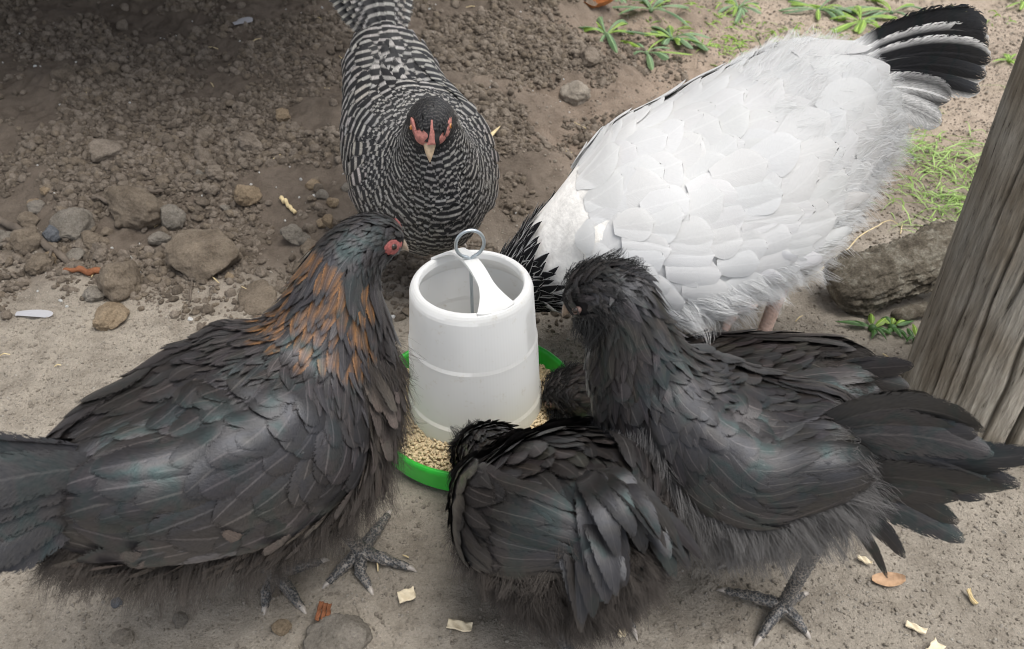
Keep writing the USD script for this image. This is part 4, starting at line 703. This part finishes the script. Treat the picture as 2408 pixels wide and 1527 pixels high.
young('dark young hen stooping to the tray, mostly hidden behind the upright dark hen', B6, [(sd, .6, .04, .9, -.5, -.3, .010) for sd in (1, -1)], (.018, .016, .015), 31,
      [(sd, p, y, L, .024, .1, (.8, .6), .005, .010 - .005 * k) for sd in (1, -1) for k, (p, y, L) in enumerate(((24, 3, .075), (16, 8, .075), (8, 12, .07), (0, 15, .065), (-8, 18, .06)))],
      lambda S, Fv: (np.sin(Fv) < -.3) | (S < .16), 'dusty_down', [((.31, -.11, .07), (.30, -.105, .004), [[(.277, -.098, .004), (.257, -.092, 0)], [(.285, -.118, .002), (.268, -.124, 0)], [(.288, -.088, .002), (.272, -.076, 0)], [(.315, -.11, 0), (.327, -.11, 0)]]), ((.32, -.055, .07), (.31, -.05, .004), [[(.287, -.043, .004), (.267, -.037, 0)], [(.295, -.063, .002), (.278, -.069, 0)], [(.298, -.033, .002), (.282, -.021, 0)], [(.325, -.055, 0), (.337, -.055, 0)]])], downn=6000, downL=.018, eyep=.6, beardm='black_down')
B5 = Body((.108, -.305), 120, [(-.050,0,.190,.008,.008),(-.030,0,.185,.042,.044),(.0,0,.163,.066,.072),(.04,0,.140,.075,.08),(.09,0,.115,.064,.066),(.13,0,.105,.044,.044),(.165,0,.10,.034,.034),(.19,0,.085,.028,.028),(.21,0,.065,.022,.024),(.225,0,.05,.011,.012)])
young('dark young hen seen from behind at the front, head down in the tray, tail drooping', B5, [(sd, .60, .10, .9, -.12, .0, .012) for sd in (1, -1)], (.0125, .0115, .011), 41,
      [(sd, p, y, L * .88, .025, bd, (.35, .35, .9), .004 + .002 * k, .004 - .003 * k) for sd in (1, -1) for k, (p, y, L, bd) in enumerate(((50, 1, .12, .85), (46, 5, .125, .85), (42, 9, .125, .8), (36, 13, .125, .8), (30, 18, .12, .75), (22, 24, .115, .7), (14, 30, .11, .6), (30, 2, .11, .6), (20, 5, .10, .5), (10, 9, .095, .45), (0, 13, .09, .4), (38, 20, .12, .8)))] +
      [(sd, p, y, L, .022, bd, (.3, .5, .8), .008, .008) for sd in (1, -1) for (p, y, L, bd) in ((60, 2, .095, 1.1), (54, 8, .10, 1.1), (44, 16, .105, 1.0), (34, 26, .10, .9))],
      lambda S, Fv: (np.sin(Fv) < .08), 'brown_down',
      [((.095, -.285, .07), (.089, -.300, .008), [[(.082, -.296, .007), (.0692, -.2887, .003)], [(.098, -.288, .007), (.104, -.27, .003)], [(.078, -.285, .007), (.066, -.272, .003)], [(.097, -.312, .006), (.104, -.322, .003)]]), ((.15, -.255, .07), (.145, -.262, .008), [[(.135, -.24, .007), (.128, -.222, .003)], [(.155, -.245, .007), (.162, -.23, .003)], [(.13, -.255, .007), (.115, -.245, .003)], [(.155, -.278, .006), (.16, -.29, .003)]])], downn=16000, downL=.021, smax=.55, tat=.10, tlift=.002, far=1.0)
# ---------------------------------------------------------------- stones, clods, grit
for row in [(-.575,.474,.098,.086,11,'stone_brown','big pitted brown stone, the upper of two large stones at the foot of the bank'),
  (-.424,.344,.122,.074,12,'stone_brown','broad flat-topped brown stone, the largest beside the black hen, right of the pitted one'),
  (-.541,.286,.080,.080,13,'stone_brown','squarish brown stone standing just above the flat tan stone'),
  (-.668,.434,.072,.056,14,'stone_grey','rounded grey-brown stone right above the dark blue stone'),
  (-.723,.388,.054,.045,15,'stone_brown','rounded stone left of the dark blue stone, beside the long twig'),
  (-.698,.414,.040,.030,16,'stone_blue','small angular dark blue-grey stone among brown ones'),
  (-.637,.411,.042,.033,17,'stone_brown','small brown stone below the rounded grey-brown one'),
  (-.401,.508,.050,.046,18,'stone_tan','upright tan stone near the barred hen, above the broad flat-topped stone'),
  (-.515,.457,.046,.052,19,'stone_grey','narrow grey stone wedged between the two largest stones'),
  (-.525,.412,.042,.024,20,'stone_grey','pale pointed grey stone left of the broad flat-topped stone'),
  (-.529,.206,.064,.030,21,'stone_tan','flat tan stone lying alone on smooth soil, left of the black hen'),
  (-.572,.262,.038,.022,22,'stone_grey','small flat grey stone just above the flat tan stone'),
  (-.305,.399,.042,.034,23,'stone_grey','grey stone left of the barred hen, by the splintered brown shard'),
  (-.274,.378,.038,.032,24,'stone_brown','round brown stone touching the lower left side of the barred hen'),
  (-.388,.746,.034,.030,26,'stone_tan','lone tan stone high on the bank left of the barred hen'),
  (-.426,.646,.060,.044,27,'clod_mid','lumpy earth clod in the middle of the bank'),
  (-.673,.619,.062,.046,28,'clod_mid','lumpy earth clod on the left part of the bank, above the big pitted stone'),
  (-.833,.858,.052,.044,29,'clod_dark','dark round clod at the far left of the bank'),
  (-.327,.245,.080,.018,30,'stone_brown','flat brown stone half buried in smooth soil above the black hen'),
  (-.120,-.306,.064,.030,31,'stone_grey','pale grey stone at the bottom edge with orange splinters on it'),
  (.172,.893,.082,.050,32,'clod_pale','large pale crumbly clod alone between the barred and the white hen'),
  (.205,.985,.050,.036,33,'clod_mid','dark clod behind the large pale crumbly clod'),
  (-.266,.350,.034,.028,34,'stone_grey','small grey stone under the barred hen, in front of the round brown stone'),
  (-.506,.620,.044,.036,35,'clod_mid','brown clod above the big pitted stone'),
  (-.685,.336,.046,.030,36,'stone_brown','brown stone just below the long twig on the left'),
  (-.75,.45,.042,.032,38,'stone_brown','brown stone at the left edge near the thick end of the twig'),
  (-.60,.36,.040,.022,39,'clod_mid','flattened brown clod between the long twig and the squarish stone'),
  (-.47,.56,.036,.03,40,'clod_mid','brown clod right above the big pitted stone, towards the barred hen'),
  (-.327,-.300,.022,.014,41,'clod_pale','crumbly pale clod at the bottom left, nearest the picture edge'),
  (-.278,-.282,.017,.013,42,'stone_grey','small squarish pebble on pale dust below the belly of the black hen'),
  (-.178,-.290,.020,.013,43,'stone_tan','tan pebble left of the pale grey stone at the bottom edge'),
  (-.347,-.262,.014,.010,44,'stone_blue','small bluish pebble below the tail of the black hen')]:
    x, y, w_, h_, sd, mt, lab = row; stone(x, y, w_, h_, sd, mt, lab)
v, f = rock_mesh(77, .4, .2, 2); V = v * np.array([.011, .017, .034]); R = trimesh.transformations.euler_matrix(.25, -.2, .5)[:3, :3]
sp = thing('wood_shard', (-.248, .433, gz(-.248, .433)), 'orange-brown angular wood shard standing against the lower left of the barred hen', 'wood'); put(sp + '/shard', V @ R.T + np.array([-.250, .42, .028]), f, 'stone_tan')
cr = np.random.default_rng(55); cnt = 0
while cnt < 230:
    x, y = cr.uniform(-1.15, .0), cr.uniform(.3, 1.25)
    if bankness(np.array([x]), np.array([y]))[0] < .55 or (abs(x + .12) < .14 and y < .75) or y < .33 - .2 * (x + .5): continue
    s = .013 * (1 + cr.exponential(.45)); s = min(s, .034) * (.8 if y < .45 else 1)
    stone(x, y, s, s * .75, 3000 + cnt, ('clod_dark', 'clod_mid', 'clod_mid', 'stone_brown')[cnt % 4], 'small brown earth clod on the crumbly bank at the upper left', name='earth_clod', cat='clod', group='small clods on the crumbly bank', sink=.25, sub=2); cnt += 1
cnt = 0
while cnt < 46:
    x, y = cr.uniform(-.95, -.2), cr.uniform(.26, .56)
    if y < .30 - .12 * (x + .5) or abs(x + .11) < .12: continue
    s = cr.uniform(.018, .036); stone(x, y, s, s * .7, 5000 + cnt, ('stone_brown', 'clod_mid', 'stone_grey', 'stone_brown', 'stone_tan')[cnt % 5], 'smaller brown stone among the stones at the foot of the bank', name='stone', cat='stone', group='smaller stones at the foot of the bank', sink=.25, sub=3); cnt += 1
rp = []
for k in range(6):
    v, f = rock_mesh(500 + k, .75, .22, 2 if k < 2 else 1, 5); rp.append((v * .5, f))
def spread(n, x0, x1, y0, y1, fn, smin, smax, al, seed, c0=.30, c1=.62):
    r = np.random.default_rng(seed); x, y = r.uniform(x0, x1, n), r.uniform(y0, y1, n); cl = meshkit.fbm(np.stack([x * 9, y * 9, 0 * x], -1), 3, seed)
    k = fn(x, y) * sstep(c0, c1, cl + .12) > r.uniform(0, 1, n); k &= np.hypot(x, y) > .135; x, y = x[k], y[k]
    s = smin * (1 - r.uniform(0, 1, len(x)) * (1 - (smin / smax) ** al)) ** (-1 / al); z = ground_h(x, y); return np.stack([x, y, z + s * .12], -1), s
P, S = spread(130000, -1.25, .45, .15, 1.6, lambda x, y: bankness(x, y), .0042, .021, 1.8, 61, .50, .66)
scatter('/World/crumbs', rp, None, P, S, 5, 'crumbly dark soil crumbs covering the bank at the upper left', 'soil', mats=['clod_dark', 'clod_mid', 'clod_mid', 'clod_dark', 'stone_brown', 'clod_mid'])
P, S = spread(100000, -.75, .95, -.42, .5, lambda x, y: (1 - bankness(x, y)) * .75, .0013, .0058, 2.4, 62)
scatter('/World/grit', rp, None, P, S, 6, 'fine pale grit and pebbles strewn over the trodden soil', 'grit', mats=['clod_pale', 'grit_pale', 'clod_pale', 'grit_pale', 'clod_pale', 'clod_pale'])
P, S = spread(40000, .0, 1.6, .4, 1.8, lambda x, y: (1 - bankness(x, y)) * .7, .0022, .010, 2.2, 63)
scatter('/World/crumbs', rp, None, P, S, 7, 'brown soil crumbs scattered over the ground behind the white hen', 'soil', mats=['clod_pale', 'clod_mid', 'clod_pale', 'clod_mid', 'clod_pale', 'clod_dark'])
P, S = spread(500, -1.1, .3, .2, 1.4, lambda x, y: np.ones_like(x) * .5, .003, .009, 1.8, 64)
scatter('/World/white_grit', rp, None, P, S, 8, 'scattered tiny whitish stones on the dark bank', 'grit', mats=['stone_white'] * 6)

# ---------------------------------------------------------------- twigs, chips, straw, loose feathers
simple('twig_bark', (.10, .082, .066), .85, 60, .35, .6, 220, .2); simple('red_bark', (.17, .068, .032), .75, 60, .4, .6, 200, .2); simple('chip_wood', (.58, .50, .36), .75, 90, .22, .4, 260, .2); simple('straw', (.52, .42, .24), .7, 90, .3, .2, 300, .3)
simple('dry_leaf', (.36, .235, .145), .75, 70, .35, .5, 160, .25); simple('orange_leaf', (.32, .12, .04), .8, 60, .4, .5, 160, .2)
def twig(pts, rads, mat, label, name='twig', cat='twig', side=None, k=9):
    P = np.array(pts, float); c = CubicSpline(np.linspace(0, 1, len(P)), P); t = np.linspace(0, 1, 28); X = c(t); X[:, 2] += .002 * np.sin(t * 23)
    X[:, 2] = np.maximum(X[:, 2], 0) + ground_h(X[:, 0], X[:, 1]); r = np.interp(t, np.linspace(0, 1, len(rads)), rads) * (1 + .12 * np.sin(t * 41)); v, f = tube(X, r, k)
    p = thing(name, X[0], label, cat); put(p + '/stem', v, f, mat)
    if side:
        for (a, d, L) in side:
            q = c(a); q[2] += ground_h(q[:1], q[1:2])[0]; v, f = tube(np.array([q, q + np.array(d) * L * .5 + [0, 0, .003], q + np.array(d) * L]), [rads[0] * .5, rads[0] * .4, rads[0] * .2], 6); put(p + '/side_twig', v, f, mat)
twig([(-.84, .475, .012), (-.73, .41, .012), (-.655, .352, .010), (-.60, .315, .006)], [.0065, .006, .005, .0035], 'twig_bark', 'long dark twig slanting between the stones at the left edge', side=[(.55, (.3, -.8, .2), .04)])
twig([(-.475, .375, .012), (-.445, .315, .006), (-.43, .262, .004), (-.425, .235, .003)], [.0022, .002, .0016, .001], 'twig_bark', 'thin dark twig curving down right of the squarish stone')
twig([(-.64, .318, .006), (-.60, .316, .008), (-.555, .322, .008)], [.002, .0055, .003], 'red_bark', 'splintered red-brown strip of bark left of the squarish stone', 'bark_splinter', 'splinter')
twig([(-.66, .50, .012), (-.60, .495, .014), (-.545, .515, .016)], [.003, .004, .003], 'twig_bark', 'greyish stick behind the big pitted stone')
twig([(-.345, .505, .008), (-.315, .47, .006)], [.0035, .003], 'straw', 'short pale stick on the bank near the barred hen')
twig([(.47, .29, .012), (.54, .34, .010), (.62, .42, .014), (.68, .45, .01)], [.0008, .001, .0009, .0005], 'straw', 'thin dry stalk curving behind the white hen towards the bark')
def chip(x, y, L, W, rz, mat, label, name, cat, th=.002, curl=.3, lobes=0, z=0.0, seed=1, tilt=.1, rag=.12):
    r = np.random.default_rng(seed); n, m = 14, 7; t, u = np.meshgrid(np.linspace(0, 1, n), np.linspace(-1, 1, m), indexing='ij')
    w = W / 2 * (np.sin(np.pi * np.clip(t * .9 + .05, 0, 1)) ** .6 if lobes == 0 else 1 + 0 * t) * (1 + rag * (meshkit.fbm(np.stack([t * 7, u, 0 * u + seed], -1), 3, seed) - .5) * 2)
    ends = L * rag * .35 * (meshkit.fbm(np.stack([u * 4 + 9, 0 * u, 0 * u + seed], -1), 3, seed) - .5) * 2 * (t > .85); X = np.stack([(t - .5) * L + ends, u * w, curl * W * u ** 2 * .5 + curl * .15 * L * (2 * t - 1) ** 2 + th * .5 * np.sin(t * 11 + u * 3)], -1)
    R = trimesh.transformations.euler_matrix(tilt, -tilt * .6, rz)[:3, :3]; top = X @ R.T; nn = R[:, 2]; g = gz(x, y); o = np.array([x, y, g + .003 + z]); a, b = top + o + nn * th, top + o
    V = np.concatenate([a.reshape(-1, 3), b.reshape(-1, 3)]); F = grid_faces(n, m); k = n * m; Fs = [F, F[:, ::-1] + k]; rim = list(range(m)) + [i * m + m - 1 for i in range(1, n)] + [(n - 1) * m + j for j in range(m - 2, -1, -1)] + [i * m for i in range(n - 2, 0, -1)]
    Fs.append(np.array([(rim[i], rim[i] + k, rim[(i + 1) % len(rim)] + k, rim[(i + 1) % len(rim)]) for i in range(len(rim))])); p = thing(name, o, label, cat); put(p + '/' + ('blade' if 'leaf' in name else 'flake'), V, np.vstack(Fs), mat)
chip(-.060, -.257, .017, .012, .3, 'chip_wood', 'squarish pale wood chip, left one of the two below the drooping young hen', 'wood_chip', 'wood chip', lobes=1, seed=2)
chip(-.006, -.290, .024, .009, -.25, 'chip_wood', 'oblong pale wood chip, right one of the two below the drooping young hen', 'wood_chip', 'wood chip', lobes=1, seed=3)
chip(.411, -.210, .015, .006, -.7, 'chip_wood', 'small oval pale chip behind the foot of the upright dark hen', 'wood_chip', 'wood chip', seed=4)
chip(.436, -.287, .019, .006, -.6, 'chip_wood', 'narrow pale chip on the dust at the lower right', 'wood_chip', 'wood chip', lobes=1, seed=5)
chip(.445, -.310, .016, .011, .7, 'chip_wood', 'ragged pale chip at the bottom right edge', 'wood_chip', 'wood chip', lobes=1, seed=6, rag=.3)
chip(.505, -.252, .004, .016, .1, 'straw', 'tiny yellow straw piece at the lower right, upright in the picture', 'straw_piece', 'straw', lobes=1, seed=16)
chip(.428, -.233, .032, .015, -.15, 'dry_leaf', 'curled dry brown leaf on the pale dust at the lower right', 'dry_leaf', 'leaf', th=.0008, curl=.5, seed=7, tilt=.3)
chip(.150, -.295, .010, .008, .5, 'chip_wood', 'tiny pale flake beside the tail of the drooping young hen', 'wood_chip', 'wood chip', seed=8, rag=.3)
for k in range(3): chip(-.142 + .0045 * k, -.281, .018 - .002 * k, .004, 1.45 + .08 * k, 'red_bark', 'orange wood splinter standing on the pale grey stone, %s of the three' % ('left', 'middle', 'right')[k], 'wood_splinter', 'splinter', lobes=1, z=.013, seed=20 + k, tilt=.5)
chip(.262, 1.345, .10, .05, .3, 'orange_leaf', 'shrivelled orange-brown dead leaf behind the leftmost leafy weed', 'dead_leaf', 'leaf', th=.001, curl=1.2, seed=9, tilt=.5, rag=.5)
sr_ = np.random.default_rng(91)
for k in range(60):
    x, y = sr_.uniform(-1, 1.2), sr_.uniform(-.38, 1.3); a = sr_.uniform(0, 3.14); L = sr_.uniform(.012, .04) * (1 if y > .2 else .5)
    if math.hypot(x, y) < .16: continue
    g = gz(x, y); d = np.array([math.cos(a), math.sin(a), 0]) * L; P0 = np.array([x, y, g + .003]); v, f = tube(np.array([P0, P0 + d * .5 + [0, 0, sr_.uniform(0, .004)], P0 + d + [0, 0, .001]]), [.0008, .0009, .0006], 5)
    p = uniq('/World/straw_bit'); ORIG[p] = P0; USED[p] = 0; x_ = UsdGeom.Xform.Define(stage, p); x_.AddTranslateOp().Set(Gf.Vec3d(*map(float, P0))); tag(x_, 'short dry straw bit lying loose on the soil', 'straw', 'straw bits on the soil'); put(p + '/stalk', v, f, 'straw')
g = gz(.003, .66); sw = thing('straw', (.0, .65, g), 'broad yellow straw blade right of the barred hen', 'straw'); X, uv = strip((-.012, .615, g + .012), (.5, .9, .25), (0, -.3, 1), .075, .010, (0, 0, -.1), shape='hackle'); quill(sw + '/blade', X, uv, 'straw', (1, 1, 1))
for x, y, az_, L, lab in ((-.539, 1.103, 1.0, .045, 'fluffy white loose feather high on the dark bank'), (-.64, .215, -.1, .055, 'slim grey-white loose feather on smooth soil at the left edge')):
    g = gz(x, y); lf = thing('loose_feather', (x, y, g), lab, 'feather'); X, uv = strip((x - L / 2, y, g + .006), (math.cos(az_), math.sin(az_) * .4, .15), (0, -.2, 1), L, L * (.55 if L < .05 else .25), (0, 0, -.15)); quill(lf + '/vane', X, uv, 'white_plumage', (.40, .40, .42))

# ---------------------------------------------------------------- weeds and grass
def leafmat(name, c0, c1, tr=.35):
    M(name, {'t': ('texture_coordinate', {}), 'o': ('geometry', {}), 'n': ('noise_texture', {'scale': 25.0, 'detail': 4.0}), 'r': ('rgb_ramp', {'ramp': [(.3, c0), (.7, c1)]}), 'x': ('separate_xyz', {}), 'u': ('math', {'math_type': 'subtract', 'value2': .5}), 'ua': ('math', {'math_type': 'absolute'}), 'lt': ('math', {'math_type': 'less_than', 'value2': .05}), 'mf': ('mix_color', {'b': tuple(min(1, q * 1.9) for q in c1)}),
             'p': ('principled_bsdf', {'roughness': .45, 'specular_ior_level': .4}), 'tl': ('translucent_bsdf', {}), 'm': ('mix_closure', {'fac': tr})},
      [('o.position', 'n.vector'), ('n.fac', 'r.fac'), ('t.UV', 'x.vector'), ('x.x', 'u.value1'), ('u.value', 'ua.value1'), ('ua.value', 'lt.value1'), ('lt.value', 'mf.fac'), ('r.color', 'mf.a'), ('mf.result', 'p.base_color'), ('mf.result', 'tl.color'), ('p.BSDF', 'm.closure1'), ('tl.BSDF', 'm.closure2')], 'm.closure')
leafmat('weed_leaf', (.085, .15, .075), (.17, .26, .13)); leafmat('weed_leaf_yellow', (.14, .24, .04), (.24, .36, .07)); leafmat('grass_blade', (.15, .25, .06), (.30, .42, .13)); leafmat('sprout_leaf', (.04, .10, .025), (.08, .17, .05))
def rosette(x, y, n, L, W, label, seed, mat='weed_leaf', up=.35, name='weed', cat='weed', a0=None, a1=None):
    r = np.random.default_rng(seed); g = gz(x, y); p = thing(name, (x, y, g), label, cat); v, f = ellipsoid(np.array([x, y, g + .004]), np.eye(3) * .006, 1); put(p + '/crown', v, f, mat)
    n = int(n * 1.35)
    for k in range(n):
        a = k * 2.4 + r.uniform(-.7, .7) if a0 is None else r.uniform(a0, a1); e = r.uniform(.1, .9) * up + .12; d = np.array([math.cos(a), math.sin(a), e * 1.4]); l = L * r.uniform(.5, 1.25)
        X, uv = strip((x + .006 * math.cos(a), y + .006 * math.sin(a), g + .006 + .003 * k / n), d, (0, 0, 1), l, W * .8 * r.uniform(.7, 1.2), (r.normal(0, .22), r.normal(0, .22), -e * 1.05 - .1), .5, 'spat' if W > .012 else 'hackle', 10, 5, r.normal(0, .5)); quill(p + '/leaf', X, uv, mat if k % 3 else 'weed_leaf_yellow', (1, 1, 1))
rosette(.262, 1.215, 9, .105, .021, 'leafy green rosette weed, leftmost whole one at the top, next to a dead orange leaf', 1, up=.5)
rosette(.352, 1.165, 7, .070, .018, 'small spreading weed in front, between the two big rosette weeds', 2, up=.3)
rosette(.425, 1.255, 12, .095, .021, 'large silvery green rosette weed in the middle of the top weeds', 3, up=.4)
rosette(.385, 1.36, 9, .10, .017, 'narrow-leaved silvery weed behind the large middle rosette', 4, up=.3)
rosette(.31, 1.475, 9, .085, .02, 'leafy weed cut by the top edge, left of centre of the weed patch', 5, up=.5)
rosette(.145, 1.33, 6, .10, .024, 'leftmost weed, only leaf tips showing at the top edge', 6, up=.35)
rosette(.63, 1.49, 13, .075, .016, 'dense small weed at the top edge above the back of the white hen', 7, up=.5)
rosette(.86, 1.545, 10, .12, .018, 'wide weed with long pointed leaves at the top edge left of the black tail', 8, up=.35)
rosette(.945, 1.46, 9, .105, .020, 'bright green weed just behind the tail of the white hen', 9, 'weed_leaf_yellow', up=.5)
rosette(1.05, 1.53, 8, .11, .018, 'rightmost long-leaved weed above the black tail tip', 10, up=.35)
rosette(1.43, 1.60, 8, .08, .016, 'weed at the top right corner', 11, 'weed_leaf_yellow', up=.5)
rosette(1.20, 1.18, 7, .035, .012, 'tiny bright weed alone on bare soil near the right edge', 12, 'weed_leaf_yellow', up=.5)
rosette(.578, .182, 7, .030, .011, 'small dark green sprout under the bark slab, nearest the post', 13, 'sprout_leaf', up=.9, name='sprout', cat='sprout')
rosette(.548, .178, 6, .032, .011, 'small dark green sprout under the left end of the bark slab', 14, 'sprout_leaf', up=.9, name='sprout', cat='sprout')
rosette(.600, .150, 5, .022, .009, 'tiny sprout between the bark slab and the foot of the post', 15, 'sprout_leaf', up=.9, name='sprout', cat='sprout')
def grass(path, spots, label, L, w, mat, seed):
    r = np.random.default_rng(seed); Xs, Us = [], []
    for (cx_, cy_, sx_, sy_, n) in spots:
        for _ in range(n):
            x, y = cx_ + r.normal(0, sx_), cy_ + r.normal(0, sy_); a = r.uniform(0, 6.28); e = r.uniform(.3, 1.5); l = L * r.uniform(.4, 1.35)
            X, uv = strip((x, y, gz(x, y) - .002), (math.cos(a), math.sin(a), e), (math.sin(a) * .3, -math.cos(a) * .3, 1) if e < .8 else (-math.cos(a), -math.sin(a), .3), l, w * r.uniform(.7, 1.3), (r.normal(0, .25), r.normal(0, .25), -.35 - .3 * e), .3, 'hackle', 7, 3); Xs.append(X); Us.append(uv)
    X, U = np.array(Xs), np.array(Us); F = grid_faces(7, 3); put(path, X, (F[None] + (np.arange(len(X)) * 21)[:, None, None]).reshape(-1, 4), mat, uv=U, N=grid_normals(X), kind='stuff'); tag(stage.GetPrimAtPath(path), label, 'grass')
grass('/World/grass', [(.79, .54, .04, .04, 110), (.85, .66, .05, .05, 130), (.79, .74, .04, .03, 70), (.84, .85, .05, .05, 60), (.74, .47, .04, .05, 35), (.92, .60, .05, .06, 60), (1.15, .95, .05, .05, 20)], 'bright thin grass growing between the white hen and the timber post', .075, .0028, 'grass_blade', 3)
grass('/World/grass_001', [(.52, 1.33, .07, .06, 120), (.60, 1.40, .06, .05, 60), (.58, 1.20, .05, .04, 40), (.80, 1.38, .07, .05, 70), (.95, 1.30, .06, .05, 60), (.68, 1.15, .06, .04, 25), (1.3, 1.5, .1, .05, 30)], 'low yellow-green grass and clover among the weeds at the top', .04, .0045, 'weed_leaf_yellow', 4)
for (a, b, lab) in (((.585, .985), (.520, 1.03), 'thin dark grass stalk leaning left behind the back of the white hen'), ((.62, .97), (.575, 1.09), 'longer thin dark grass stalk behind the back of the white hen')):
    g = gz(*a); st_ = thing('grass_stalk', (a[0], a[1], g), lab, 'stalk'); v, f = tube(np.array([(a[0], a[1], g), ((a[0] + b[0]) / 2 + .004, (a[1] + b[1]) / 2, g + .05), (b[0], b[1], g + .10)]), [.0016, .0016, .0008], 6); put(st_ + '/stem', v, f, 'sprout_leaf')
